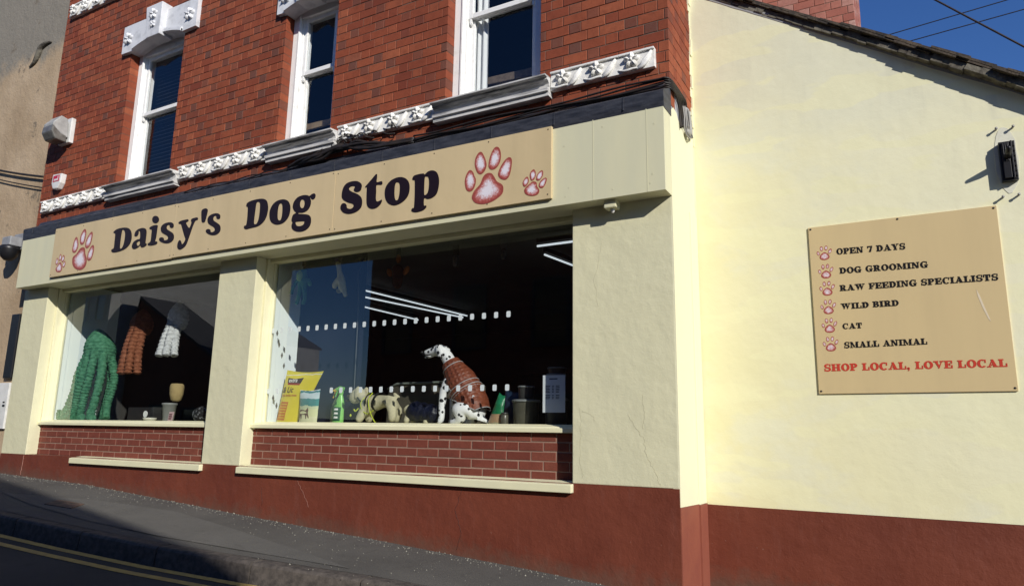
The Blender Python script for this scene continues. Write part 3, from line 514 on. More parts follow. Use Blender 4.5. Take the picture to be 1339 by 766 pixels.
# ------------------------------------------------------------------ brick laying
def lay(mbb, mbm, P, a0, a1, z0, z1, course, openings, depth, pattern, seed, headp=0.45, joint=0.0055):
    rnd = random.Random(seed); row = 0; z = z0
    while z < z1-1e-4:
        zt = min(z+course, z1); zm = (z+zt)/2
        solid = [(a0, a1)]
        for (o0, o1, p0, p1) in openings:
            if p0 <= zm <= p1:
                ns = []
                for s0, s1 in solid:
                    if o1 <= s0 or o0 >= s1: ns.append((s0, s1)); continue
                    if o0 > s0: ns.append((s0, o0))
                    if o1 < s1: ns.append((o1, s1))
                solid = ns
        for s0, s1 in solid:
            if mbm:
                q = [P(u, d, h) for u, d, h in ((s0+.002,.0045,z),(s1-.002,.0045,z),(s1-.002,depth,z),(s0+.002,depth,z),(s0+.002,.0045,zt),(s1-.002,.0045,zt),(s1-.002,depth,zt),(s0+.002,depth,zt))]
                mbm.add(q, [(0,1,5,4),(1,2,6,5),(2,3,7,6),(3,0,4,7),(4,5,6,7),(3,2,1,0)])
        u = a0-2-((row % 2)*pattern[2]); k = 0
        while u < a1:
            ln = pattern[0] if k % 2 == 0 else pattern[1]
            for s0, s1 in solid:
                c0 = max(u, s0); c1 = min(u+ln, s1)
                if c1-c0 > 0.022:
                    j = joint*rnd.uniform(0.7, 1.3); b0 = c0+(j/2 if c0 > s0 else 0); b1 = c1-(j/2 if c1 < s1 else 0)
                    za = z+j/2+rnd.uniform(-.0012, .0012); zb = zt-j/2+rnd.uniform(-.0012, .0012)
                    d = rnd.uniform(-0.0015, 0.0012); ch = 0.003
                    pts = []
                    for dd, e in ((d, ch), (d+ch, 0), (depth, 0)):
                        pts += [P(b0+e, dd, za+e), P(b1-e, dd, za+e), P(b1-e, dd, zb-e), P(b0+e, dd, zb-e)]
                    hd = ln < 0.15 and pattern[0] != pattern[1] and rnd.random() < headp
                    tone = (min(1, max(0, rnd.gauss(0.5, 0.24))), rnd.uniform(0.25, 1.0) if hd else (0.35 if rnd.random() < 0.05 else 0), 0)
                    mbb.add(pts, [(0,1,2,3),(0,4,5,1),(1,5,6,2),(2,6,7,3),(3,7,4,0),(4,8,9,5),(5,9,10,6),(6,10,11,7),(7,11,8,4)], tone)
            u += ln; k += 1
        z += course; row += 1
PX = lambda y: (lambda u, d, h: (u, y+d, h))           # wall facing the street
PY = lambda x: (lambda u, d, h: (x-d, u, h))           # wall facing right

# ------------------------------------------------------------------ the shop
XL, XR = -10.5, -1.482
shop = thing('shop_building', (-6, 4, -0.8), 'red brick shop with cream ground floor front and three white sash windows', 'building')
W1 = (-8.78, -7.695, 3.0, 4.985); W2 = (-5.87, -5.09, 3.0, 4.70); W3 = (-3.64, -2.635, 3.0, 4.985)
mbb, mbm = MB(), MB()
FL = (0.225, 0.1125, 0.16875)
lay(mbb, mbm, PX(0.03), -10.54, XR, 2.55, 6.7, 0.0938, [W1, W2, W3], 0.115, FL, 3)
lay(mbb, mbm, PY(XR), 0.146, 8.0, 2.742, 6.7, 0.0938, [], 0.115, FL, 5)
brk = mbb.build('brick_wall', M_brick, shop, fix=False)
mbm.build('mortar', M_mortar, brk, fix=False)
sh = MB()  # unseen side and rear walls plus roof slab, added to block light
sh.box(-10.54, -10.44, 0.15, 8.0, -1.6, 6.7).box(-10.44, XR-0.02, 7.9, 8.0, -1.6, 6.7).box(XR-0.2, XR-0.13, 0.72, 7.9, -1.6, 6.7)
sh.box(-10.7, XR+0.1, -0.1, 8.1, 6.7, 6.9)
sh.build('rear_wall', M_darkroom, shop)

# ground floor piers (each one block, rendered and painted)
def pier(x0, x1, y1, name='pier'):
    mb = MB(); nx = max(2, int((x1-x0)/0.12)); 
    mb.box(x0, x1, 0, y1, -0.362, 1.805)
    return mb.build(name, M_front, shop, bevel=0.006)
pier(XL, -9.922, 0.262); pier(-6.55, -5.975, 0.262); pier(-2.31, XR-0.006, 0.262)
# piers carry on inside as returns
# right hand return wall facing the side street
rt = MB(); rt.prism([(0.001,-.488),(.70,-.505),(.70,2.80),(.66,2.70),(.585,2.52),(.56,2.43),(.50,2.50),(.40,2.515),(.30,2.49),(.235,2.50),(.19,2.545),(.10,2.555),(0.03,2.50),(0.001,2.49)], XR-0.05, XR, ax='x')
rt.build('return_wall', M_return, shop)
gy = MB(); gy.box(XR-0.06, XR-0.003, 0.034, 0.70, 2.35, 2.739); gy.build('bare_patch', M_grey, shop)
rb = MB(); rb.box(XR-0.02, XR+0.012, 0.475, 0.672, -0.505, 1.80); rb.build('boxed_pipe', M_return, shop, bevel=0.006)
# maroon plinth following the pavement
pl = MB(); xs = [XL+(XR-.004-XL)*i/40 for i in range(41)]
topz = lambda x: -0.362+0.006*mnoise.noise((x*1.5, 0, 3))
poly = [(x, zwall(x)-0.15) for x in xs]+[(x, topz(x)) for x in reversed(xs)]
pl.prism(poly, -0.006, 0.262); pl.build('plinth', M_maroon, shop)
pr = MB(); pr.prism([(-0.004,-1.5),(.70,-1.5),(.70,-.507),(.46,-.500),(.2,-.494),(-0.004,-.490)], XR-0.05, XR+0.003, ax='x')
pr.box(XR, XR+0.016, 0.473, 0.674, -1.5, -0.506)
pr.build('return_plinth', M_maroon_ret, shop)
# hairline cracks in the right hand pier
M_crack = mat('crack', (0.44, 0.42, 0.28))
def wig(pts, y, r=0.0012):
    p = []
    for a, b in zip(pts, pts[1:]):
        for i in range(8):
            t = i/8; p.append((lerp(a[0], b[0], t)+random.uniform(-.008, .008), y, lerp(a[1], b[1], t)+random.uniform(-.004, .004)))
    cr = MB(); cr.tube(p, r, 4); cr.build('render_crack', M_crack, shop)
wig([(-1.86,0.16),(-1.80,0.05),(-1.74,-0.02),(-1.73,-0.12),(-1.68,-0.22),(-1.64,-0.30),(-1.62,-0.355)], -0.0003)
wig([(-2.23,0.18),(-2.14,0.14),(-2.12,0.09)], -0.0003); wig([(-2.24,0.2),(-2.245,-0.2),(-2.22,-0.33)], -0.0003, .0011); wig([(-1.75,0.3),(-1.73,0.15),(-1.75,0.03)], -0.0003, .0011)
wig([(-2.05,1.5),(-2.12,1.2),(-2.09,0.95)], -0.0003, .001)


# a few hairline cracks and drips on the maroon plinth
M_crack2 = mat('maroon_crack', (0.055, 0.02, 0.016)); M_run = mat('paint_run', (0.26, 0.12, 0.09))
def wig2(pts, y, r, m_, nm, par):
    p = []
    for a, b in zip(pts, pts[1:]):
        for i in range(8): t = i/8; p.append((lerp(a[0], b[0], t)+random.uniform(-.008, .008), y, lerp(a[1], b[1], t)+random.uniform(-.006, .006)))
    c_ = MB(); c_.tube(p, r, 4); c_.build(nm, m_, par)
wig2([(-9.93,-.37),(-9.94,-.50),(-9.95,-.63)], -.0062, .006, M_run, 'paint_run', shop)
wig2([(-5.15,-.47),(-5.05,-.60),(-4.98,-.72)], -.0062, .0022, M_run, 'paint_run', shop)
wig2([(-5.62,-.55),(-5.60,-.75)], -.0062, .002, M_crack2, 'render_crack', shop)
wig2([(-3.3,-.46),(-3.36,-.62),(-3.30,-.80),(-3.35,-.95)], -.0062, .0018, M_crack2, 'render_crack', shop)

# fascia board
zb = lambda x: lerp(1.804, 1.792, (x+10.42)/8.94); zt = lambda x: lerp(2.553, 2.491, (x+10.42)/8.94)
fa = MB(); fa.prism([(-10.425, zb(-10.425)), (XR, zb(XR)), (XR, zt(XR)), (-10.425, zt(-10.425))], -0.16, 0.0)
fas = fa.build('fascia_board', M_board, shop, bevel=0.003)
so = MB(); so.box(-10.42, XR-0.004, 0.0005, 0.20, 1.806, 2.0); so.build('soffit', M_board, shop)
jn = MB()
for x in (-2.06, -1.62): jn.box(x-0.0035, x+0.0035, -0.1612, -0.155, zb(x)+.003, zt(x)-.003)
for (x, z) in ((-2.31,2.29),(-1.56,2.33),(-2.27,1.93),(-1.58,1.93),(-1.98,2.39),(-1.6,1.86),(-2.30,1.86),(-1.9,1.86)): jn.box(x-.006, x+.006, -0.1615, -0.155, z-.006, z+.006)
jn.build('board_joint', mat('seam_cream', (0.585, 0.565, 0.385)), fas)  # board seams and square spots in slightly darker cream
# lead flashing dressed over the top of the fascia
fl = MB(); xs = [-10.43+(XR+.004+10.43)*i/60 for i in range(61)]; rings = []
for i, x in enumerate(xs):
    w = 0.010*mnoise.noise((x*2.1, 1, 0)); wb = 0.012*mnoise.noise((x*3.1, 4, 0))+(0.02 if x > -2.4 else 0)
    top = lerp(2.632, 2.604, i/60)
    rings.append([(x, -0.168, zt(x)-0.012+wb), (x, -0.172+w*.3, top-0.02), (x, -0.15, top+w*0.3), (x, 0.0, top+0.07+w), (x, 0.028, top+0.13+w), (x, 0.028, 2.45), (x, -0.159, 2.45)])
fl.loft(rings, True, False)
for k in range(15):
    x = -10.2+k*0.6; fl.box(x-.004, x+.004, -0.1755, -0.16, zt(x)-.01, lerp(2.632, 2.604, (x+10.43)/8.95)-.012)
fl.build('lead_flashing', M_lead, shop)

# ------------------------------------------------------------------ ground floor shop windows
def shop_window(x0, x1, sill_x0, sill_x1, low, panes):
    wroot = MB()
    fw = 0.022
    # frame: jambs, head
    wroot.box(x0, x0+fw, 0.16, 0.27, 0.0, 1.803).box(x1-fw, x1, 0.16, 0.27, 0.0, 1.803).box(x0+fw, x1-fw, 0.165, 0.27, 1.765, 1.803)
    wroot.box(x0+fw, x0+fw+0.010, 0.215, 0.272, 0.05, 1.765).box(x1-fw-0.010, x1-fw, 0.215, 0.272, 0.05, 1.765)
    wroot.box(x0-0.0, x0+0.028, 0.125, 0.158, 0.0, 1.803)
    fr = wroot.build('shop_window', M_trim, shop, bevel=0.004)
    s = MB(); s.prism([(0.095,0.012),(0.24,0.012),(0.24,0.075),(0.215,0.075),(0.125,0.058),(0.12,0.050),(0.095,0.046)], sill_x0, sill_x1, ax='x')
    s.build('window_sill', M_trim, fr, bevel=0.004)
    b = MB(); b.box(x0+fw, x1-fw, 0.241, 0.273, 0.012, 0.078); b.build('bottom_rail', M_trim, fr)
    for p0, p1 in panes:
        gl = MB(); gl.add([(p0, 0.25, 0.078), (p1, 0.25, 0.078), (p1, 0.25, 1.765), (p0, 0.25, 1.765)], [(0,1,2,3)]); gl.build('pane', M_glass, fr, fix=False)
    pb, pm = MB(), MB()
    lay(pb, pm, PX(0.14), x0, x1, -0.365, 0.011, 0.0752, [], 0.10, (0.2275, 0.2275, 0.11375), int(x1*10), joint=0.011)
    q = pb.build('brick_panel', M_brick_low, fr, fix=False); pm.build('mortar', M_mortar_low, q, fix=False)
    l = MB(); l.prism([(-0.05,-0.432),(0.139,-0.432),(0.139,-0.352),(0.10,-0.352),(-0.05,-0.372)], low[0], low[1], ax='x')
    l.build('stone_sill', M_trim, fr, bevel=0.006)
    return fr
win_l = shop_window(-9.922, -6.55, -9.95, -6.552, (-8.86, -6.515), [(-9.892, -6.58)])
win_b = shop_window(-5.975, -2.31, -6.0, -2.312, (-5.965, -2.30), [(-5.945, -2.34)])
# frosted manifestation squares stuck on the large pane, two rows
d = MB()
for z_a, z_b, n in ((1.033, 1.022, 24), (0.393, 0.386, 24)):
    for i in range(n):
        x = lerp(-5.918, -3.035, i/23); z = lerp(z_a, z_b, i/23)
        if z_a < 0.5 and 2 <= i <= 6: continue
        r = 0.027; c = []
        for cx, cz, a0 in ((1,1,0),(-1,1,90),(-1,-1,180),(1,-1,270)):
            for a in (0, 45, 90): t = math.radians(a0+a); c.append((x+cx*(r*.72-.009)+.009*math.cos(t), z+cz*(r-.009)+.009*math.sin(t)))
        d = MB(); d.prism(c, 0.2465, 0.2485); d.build('frosted_dot', M_dot, win_b)

# ------------------------------------------------------------------ upper sash windows
def sash(x0, x1, zs, zh, zm, lint):
    ft = MB(); y0 = 0.145; fw = 0.115
    ft.box(x0, x0+fw, y0, 0.30, zs, zh+.2).box(x1-fw, x1, y0, 0.30, zs, zh+.2).box(x0+fw, x1-fw, y0, 0.30, zh-0.06, zh+.2)
    for s, xx in ((1, x0+fw), (-1, x1-fw)):
        a, b = sorted((xx, xx+s*0.02)); ft.box(a, b, y0+0.022, 0.30, zs, zh-0.06)
    a0, a1 = x0+fw*.72, x0+fw*.9; ft.box(a0, a1, y0-0.012, y0+0.002, zs, zh-.02)
    fr = ft.build('sash_window', M_wood, shop, bevel=0.003)
    i0, i1 = x0+fw+0.02, x1-fw-0.02
    def leaf(z0, z1, y, rb, rt_):
        m = MB(); st = 0.05
        m.box(i0, i0+st, y, y+.04, z0, z1).box(i1-st, i1, y, y+.04, z0, z1).box(i0+st, i1-st, y+.001, y+.04, z0, z0+rb).box(i0+st, i1-st, y+.001, y+.04, z1-rt_, z1)
        f = m.build('sash', M_wood, fr, bevel=0.004)
        g_ = MB(); g_.add([(i0+st, y+.02, z0+rb), (i1-st, y+.02, z0+rb), (i1-st, y+.02, z1-rt_), (i0+st, y+.02, z1-rt_)], [(0,1,2,3)])
        g_.build('pane', M_glass_up, f, fix=False); return f
    leaf(zs+.02, zm+0.025, 0.225, 0.075, 0.045); up = leaf(zm-0.022, zh-0.06, 0.180, 0.05, 0.05)
    for xx in (i0+.012, i1-.035): hn = MB(); hn.prism([(xx, zm-.022), (xx, zm-.06), (xx+.008, zm-.085), (xx+.02, zm-.07), (xx+.023, zm-.022)], 0.183, 0.218); hn.build('horn', M_wood, up)
    return fr
def stone_sill(x0, x1, fr):
    prof = [(-0.115,2.990),(-0.115,3.003),(0.03,3.014),(0.16,3.020),(0.16,2.83),(-0.045,2.83),(-0.045,2.868),(-0.066,2.870),(-0.066,2.900),(-0.036,2.906),(-0.030,2.925),(-0.034,2.945),(-0.05,2.962),(-0.072,2.970),(-0.075,2.988)]
    m = MB(); m.prism([(p[0], p[1]) for p in prof], x0, x1, ax='x'); return m.build('stone_sill', M_sill, fr)
def rosette(mb, x, y, z, r, petals=5, rot=0.3):
    for k in range(petals):
        a = rot+2*math.pi*k/petals; rm = Matrix.Rotation(-a, 3, 'Y')
        mb.ball((x+r*.56*math.cos(a), y, z+r*.56*math.sin(a)), (r*.5, r*.40, r*.36), 8, 6, rm)
        mb.ball((x+r*.60*math.cos(a), y-r*.22, z+r*.60*math.sin(a)), (r*.40, r*.34, r*.09), 8, 5, rm)
    mb.ball((x, y-r*.12, z), (r*.24, r*.42, r*.24), 8, 6)
def lintel(xc, hw, z0, z1, half, rise, fr):
    n = 14; zs_ = z0-.005
    arc = [(xc-half+2*half*i/n, zs_+rise*(1-((i/n)*2-1)**2)) for i in range(n+1)]
    poly = [(xc-hw, z0)]+arc+[(xc+hw, z0), (xc+hw, z1), (xc-hw, z1)]
    m = MB(); m.prism(poly, -0.022, 0.142); li = m.build('stone_lintel', M_lintel, fr)
    rim = MB(); out = [(p[0], p[1]+0.055) for p in arc]
    rim.prism(arc+list(reversed(out)), -0.040, 0.10)
    out2 = [(p[0], p[1]+0.032) for p in arc]; rim.prism([(p[0], p[1]-.002) for p in arc]+list(reversed(out2)), -0.052, 0.09)
    rim.build('arch_moulding', M_lintel, li)
    k = MB(); ks = zs_+rise-0.05; k.add([(xc-.135,-.095,ks),(xc+.135,-.095,ks),(xc+.165,-.115,z1+.07),(xc-.165,-.115,z1+.07),(xc-.135,.1,ks),(xc+.135,.1,ks),(xc+.165,.1,z1+.07),(xc-.165,.1,z1+.07)],
        [(0,1,2,3),(1,5,6,2),(5,4,7,6),(4,0,3,7),(3,2,6,7),(4,5,1,0)])
    ky = k.build('keystone', M_lintel, li, bevel=0.01)
    for nm, xx, zz, yy, r in (('rosette', xc-hw+.13, z0+.19, -.024, .085), ('rosette', xc+hw-.13, z0+.19, -.024, .085)):
        q = MB(); rosette(q, xx, yy, zz, r); q.build(nm, M_lintel, li)
    q = MB(); rosette(q, xc, -.105, ks+.30, .075); rosette(q, xc, -.102, ks+.16, .05, 4, .8); q.build('leaf_ornament', M_lintel, ky)
s1 = sash(-8.78, -7.695, 3.015, 4.93, 4.05, None); stone_sill(-8.84, -7.465, s1); lintel(-8.18, 0.755, 4.905, 5.30, 0.50, 0.085, s1)
s2_ = sash(-5.87, -5.09, 3.015, 4.66, 3.92, None); stone_sill(-5.93, -4.94, s2_); lintel(-5.48, 0.50, 4.62, 5.02, 0.37, 0.07, s2_)
s3 = sash(-3.64, -2.635, 3.015, 4.93, 3.98, None); stone_sill(-3.715, -2.515, s3); lintel(-3.13, 0.73, 4.905, 5.30, 0.49, 0.085, s3)
# moulded floral string courses
def frieze(x0, x1, z0, z1, step=0.30):
    m = MB(); m.box(x0, x1, -0.012, 0.035, z0, z1).box(x0, x1, -0.030, -0.011, z1-0.018, z1)
    h = z1-z0
    f = m.build('frieze', M_stone, shop, bevel=0.004); n = max(1, round((x1-x0)/step)); st = (x1-x0)/n
    for i in range(n):
        xc = x0+st*(i+0.5); q = MB(); rosette(q, xc-st*.12, -.018, (z0+z1)/2+.012, h*.40)
        q.build('rosette', M_stone, f)
        l = MB()
        for dz, sgn in ((-.02, 1), (-.05, 1), (.02, 1)):
            p = smooth_path([(xc+st*.02, -.016, z0+h*.10+dz*.3), (xc+st*.18, -.026, z0+h*.22+dz*.4), (xc+st*.33, -.022, z0+h*.55+dz*.5), (xc+st*.44, -.014, z0+h*.88+dz*.3)], 5)
            l.tube(p, [.004+.012*math.sin(math.pi*k/(len(p)-1)) for k in range(len(p))], 6)
        p = smooth_path([(xc-st*.5, -.014, z0+h*.2), (xc-st*.3, -.024, z0+h*.06), (xc-st*.05, -.022, z0+h*.10), (xc+st*.15, -.014, z0+h*.05)], 5)
        l.tube(p, [.004+.008*math.sin(math.pi*k/(len(p)-1)) for k in range(len(p))], 6)
        l.build('leaf', M_stone, f)
for a, b in ((-10.40, -8.87), (-7.46, -5.95), (-4.935, -3.735), (-2.51, -1.59)): frieze(a, b, 2.885, 3.052)
frieze(-10.40, -9.0, 5.87, 6.06); frieze(-9.0, XR-.1, 5.87, 6.06)

# rooms behind the glass
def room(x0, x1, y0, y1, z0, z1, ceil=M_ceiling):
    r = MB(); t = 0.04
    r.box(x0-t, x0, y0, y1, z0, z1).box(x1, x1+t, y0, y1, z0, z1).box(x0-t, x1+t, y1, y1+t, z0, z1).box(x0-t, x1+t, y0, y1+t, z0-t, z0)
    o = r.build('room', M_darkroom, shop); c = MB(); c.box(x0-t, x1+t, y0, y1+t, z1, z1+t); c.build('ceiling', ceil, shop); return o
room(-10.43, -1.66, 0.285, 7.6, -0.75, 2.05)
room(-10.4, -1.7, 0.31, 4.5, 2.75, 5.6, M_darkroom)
# display boards inside
bd = MB(); bd.box(-9.93, -9.90, 0.29, 0.98, -0.2, 1.9); bd.build('display_board', M_whiteboard, shop)
bd = MB(); bd.box(-5.985, -5.955, 0.29, 0.64, -0.2, 1.9); wb = bd.build('display_board', M_whiteboard, shop)
dm = MB()
for i, (y, z) in enumerate(((.335,1.02),(.375,.90),(.425,.79),(.465,.68),(.35,.33),(.405,.25))):
    dm.prism([(y, z-.035), (y+.016, z), (y, z+.035), (y-.016, z)], -5.956, -5.9535, ax='x')
dm.build('diamond_marks', mat('grey_print', (0.06, 0.06, 0.07)), wb)
bd = MB(); bd.box(-5.955, -5.07, 0.645, 0.68, -0.2, 1.9).box(-5.07, -5.055, 0.635, 0.69, -0.2, 1.9); bd.build('back_board', M_navy, shop)
dk = MB(); dk.box(-9.9, -6.56, 0.275, 0.95, 0.02, 0.062).box(-5.96, -2.32, 0.275, 0.95, 0.02, 0.062)
dk.build('display_shelf', M_trim, shop)
sv = MB()
for x0, x1, z0, z1, y in ((-5.0,-3.4,-.7,1.1,4.2),(-3.2,-2.2,-.7,1.4,3.0),(-9.3,-7.6,-.7,1.2,3.4)):
    sv.box(x0, x1, y, y+.3, z0, z1)
    for k in range(4): sv.box(x0-.02, x1+.02, y-.25, y, lerp(z0, z1, k/3.5), lerp(z0, z1, k/3.5)+.03)
tagm(sv.build('shop_shelving', M_darkroom), 'dark shelving standing at the back of the dim shop interior', 'shelving')

# ------------------------------------------------------------------ cream side extension
ext = thing('side_extension', (1, 3, -1.2), 'cream rendered gable extension with maroon base and mossy tiled verge', 'building')
YB = 0.68
rz = lambda x: 3.79-0.650*(x+1.30)
m = MB(); xs = [XR-.01+(4.2-XR)*i/10 for i in range(11)]
m.prism([(XR-.01, -0.515), (4.2, -0.535), (4.2, rz(4.2)+.05), (XR-.01, rz(XR)+.05)], YB, YB+0.25); m.build('gable_wall', M_gable, ext)
m = MB(); m.prism([(XR-.01, -2.0), (4.2, -2.0), (4.2, -0.532), (2.0, -0.530), (0.5, -0.524), (-0.6, -0.520), (XR-.01, -0.513)], YB-0.004, YB+0.25); m.build('plinth', M_maroon, ext)
m = MB(); m.box(4.0, 4.2, YB+.25, 6.0, -2.0, rz(4.0)).box(XR, 4.2, 5.8, 6.0, -2.0, rz(4.2)); m.build('rear_wall', M_gable, ext)
# strip of grey colour on the wall under the verge, ragged lower edge
m = MB(); n = 60; lo = []; hi_ = []
for i in range(n+1):
    x = lerp(XR, 4.2, i/n); lo.append((x, rz(x)-0.012-0.012*abs(mnoise.noise((x*5, 2, 0)))-max(0, .03*mnoise.noise((x*1.3, 7, 0))))); hi_.append((x, rz(x)+0.03))
m.prism(lo+list(reversed(hi_)), YB-0.003, YB+.1); m.build('verge_margin', M_soffit, ext)
sl = math.atan(0.65); ux = Vector((math.cos(sl), 0, -math.sin(sl))); uz = Vector((math.sin(sl), 0, math.cos(sl)))
yo = lambda x: interp(x, [(-2, .664), (-0.85, .663), (-0.28, .628), (0.25, .600), (0.85, .580), (4, .575)])
org = Vector((XR-0.25, 0, rz(XR-0.25)))
def P3(s, h, y): q = org+ux*s+uz*h; return (q.x, y, q.z)
vm = MB(); s = 0.0
while s < 7.2:
    L = random.uniform(.05, .11); xx = (org+ux*s).x; y = yo(xx)+random.uniform(0, .014)
    h0, h1 = 0.004+random.uniform(-.008, .008), 0.055+random.uniform(-.006, .008)
    a = [P3(s, h0, y), P3(s+L, h0, y), P3(s+L, h0, 1.2), P3(s, h0, 1.2), P3(s, h1, y+.004), P3(s+L, h1, y+.004), P3(s+L, h1, 1.2), P3(s, h1, 1.2)]
    vm.add(a, [(0,1,5,4),(1,2,6,5),(2,3,7,6),(3,0,4,7),(4,5,6,7),(3,2,1,0)]); s += L
vm.build('verge_mortar', M_verge, ext)
tl = MB(); s = -0.05; k = 0
while s < 7.2:
    L = 0.175; xx = (org+ux*s).x; y = yo(xx)-0.012+random.uniform(-.018, .014); j = random.uniform(-.006, .006); ov = 0.10
    for lay_ in (0, 1):
        h0 = 0.052+j+lay_*0.016
        a = [P3(s-ov, h0+.016-.006, y), P3(s+L, h0+.004, y), P3(s+L, h0+.004, 5.9), P3(s-ov, h0+.010, 5.9),
             P3(s-ov, h0+.026, y+.003), P3(s+L, h0+.030, y+.004), P3(s+L, h0+.030, 5.9), P3(s-ov, h0+.026, 5.9)]
        tl.add(a, [(0,1,5,4),(1,2,6,5),(2,3,7,6),(3,0,4,7),(4,5,6,7),(3,2,1,0)])
        s += L*0.5 if lay_ == 0 else 0
    for q in range(2):
        c = P3(s+random.uniform(-.06, .08), 0.086+random.uniform(0, .010), y+random.uniform(.02, .06)); r = random.uniform(.010, .018)
        tl.ball(c, (r*1.6, r*1.2, r*.6), 7, 5)
    s += L*0.5; k += 1
tl.build('roof', M_tile, ext)
# white painted edge where the gable wall meets the brick return
m = MB(); zz = -0.5; pts = []
while zz < 3.9:
    h = random.uniform(.04, .12); w = random.uniform(.004, .016) if zz > 2.4 else random.uniform(.003, .007)
    m.box(XR-.004, XR+w, YB-random.uniform(.012, .05 if zz > 2.6 else .016), YB+.003, zz, zz+h); zz += h
m.build('paint_edge', M_return, ext)

# rear brick wing seen over the verge
wing = thing('rear_brick_wing', (-1.2, 4.5, 0), 'weathered pinkish red brick wing rising behind the tiled verge', 'building')
mbb, mbm = MB(), MB(); lay(mbb, mbm, PX(3.0), -1.9, -0.235, 2.6, 6.6, 0.094, [], 0.11, FL, 11, 0.7)
lay(mbb, mbm, PY(-0.235), 3.12, 5.5, 2.6, 6.6, 0.094, [], 0.11, FL, 12, 0.7)
q = mbb.build('brick_wall', M_brick_pink, wing, fix=False); mbm.build('mortar', M_mortar_low, q, fix=False)
m = MB(); m.box(-1.9, -0.36, 3.12, 5.5, 2.6, 6.6).box(-2, -0.1, 2.9, 5.6, 6.6, 6.72); m.build('wing_roof', M_tile, wing)

# ------------------------------------------------------------------ neighbour on the left
nb = thing('neighbour_building', (-14, 3, -0.5), 'tall old building in patchy beige render left of the shop', 'building')
m = MB(); m.box(-22, -10.548, 0.075, 7.0, -1.0, 9.0); nw = m.build('rendered_wall', M_nbr, nb)
m = MB(); m.box(-22.2, -10.4, -0.05, 7.2, 9.0, 9.2); m.build('roof_slab', M_tile, nb)
m = MB()
p = smooth_path([(-11.05,.07,5.18),(-10.95,.06,5.05),(-11.02,.06,4.93),(-10.98,.06,4.80),(-11.1,.066,4.66),(-11.25,.07,4.62)], 6)

p = smooth_path([(-10.96,.07,5.69),(-11.08,.062,5.70),(-11.22,.060,5.66),(-11.27,.060,5.55),(-11.36,.062,5.45),(-11.50,.07,5.41)], 6)
m.tube(p, [.012+.035*math.sin(math.pi*k/(len(p)-1)) for k in range(len(p))], 7)
m.build('flaked_render', M_verge, nb)
m = MB(); m.ball((-11.27,.06,5.55), (.035,.02,.05), 8, 6); m.build('hole', M_blackp, nb)

# ------------------------------------------------------------------ fascia sign
sign = thing('shop_sign', (-6, -0.18, 1.86), 'long tan fascia sign reading Daisy\'s Dog Stop with red and white paw prints', 'sign')
SX = [(-9.588, -7.146, 1.868, 2.512, 0.0), (-7.143, -4.750, 1.868, 2.497, 0.0015), (-4.747, -2.413, 1.862, 2.484, 0.0)]
for x0, x1, z0, z1, dy in SX:
    b = MB(); b.prism([(x0, z0), (x1, z0-.006), (x1, z1-.012), (x0, z1)], -0.190-dy, -0.161); b.build('sign_panel', M_tan, sign, bevel=0.0015)
for loops in LETTERS:
    b = MB(); sl_ = [smooth_loop(l, 4) for l in loops]
    if loops is LETTERS[2]:
        for q in sl_: flat_shape(b, [q], -0.1945, 0.0028)
    else: flat_shape(b, sl_, -0.1945, 0.0028)
    b.build('letter', M_letter, sign)
def paw(loops, y, parent, name='paw_print', sub=4, ctr=0.0):
    b = MB()
    for l in loops:
        pts = smooth_loop(l, sub); n = len(pts); cx = sum(q[0] for q in pts)/n; cz = sum(q[1] for q in pts)/n
        rings = ((1.0, 1.0), (0.90, 0.92), (0.72, 0.62), (0.45, 0.30), (0.2, 0.12))
        vs = []; base = len(b.v)
        for s_, _ in rings: vs += [(cx+(q[0]-cx)*s_, y, cz+(q[1]-cz)*s_) for q in pts]
        vs.append((cx, y, cz)); fs = []
        for r in range(len(rings)-1):
            for k in range(n): fs.append((r*n+k, r*n+(k+1) % n, (r+1)*n+(k+1) % n, (r+1)*n+k))
        e = len(rings)-1
        for k in range(n): fs.append((e*n+k, e*n+(k+1) % n, len(vs)-1))
        tv = [max(t, ctr) for _, t in rings for _k in range(n)]+[ctr]
        o0 = len(b.v)
        tone = (lambda o0, tv: (lambda vi: (tv[vi-o0], 0, 0)))(o0, tv)
        b.add(vs, fs, tone)
    o = b.build(name, M_paw, parent, fix=False)
    if o.data.polygons[0].normal.y > 0: o.data.flip_normals()
    return o
for l in PAWS: paw(l, -0.1925, sign)
b = MB()
for x0, x1, z0, z1, dy in SX:
    for q in range(5):
        x = lerp(x0+.03, x1-.03, q/4)
        for z in (z0+.03, z1-.035): b.ball((x, -0.1915-dy, z), (.006, .003, .006), 6, 4)
b.build('screw', M_cable, sign)

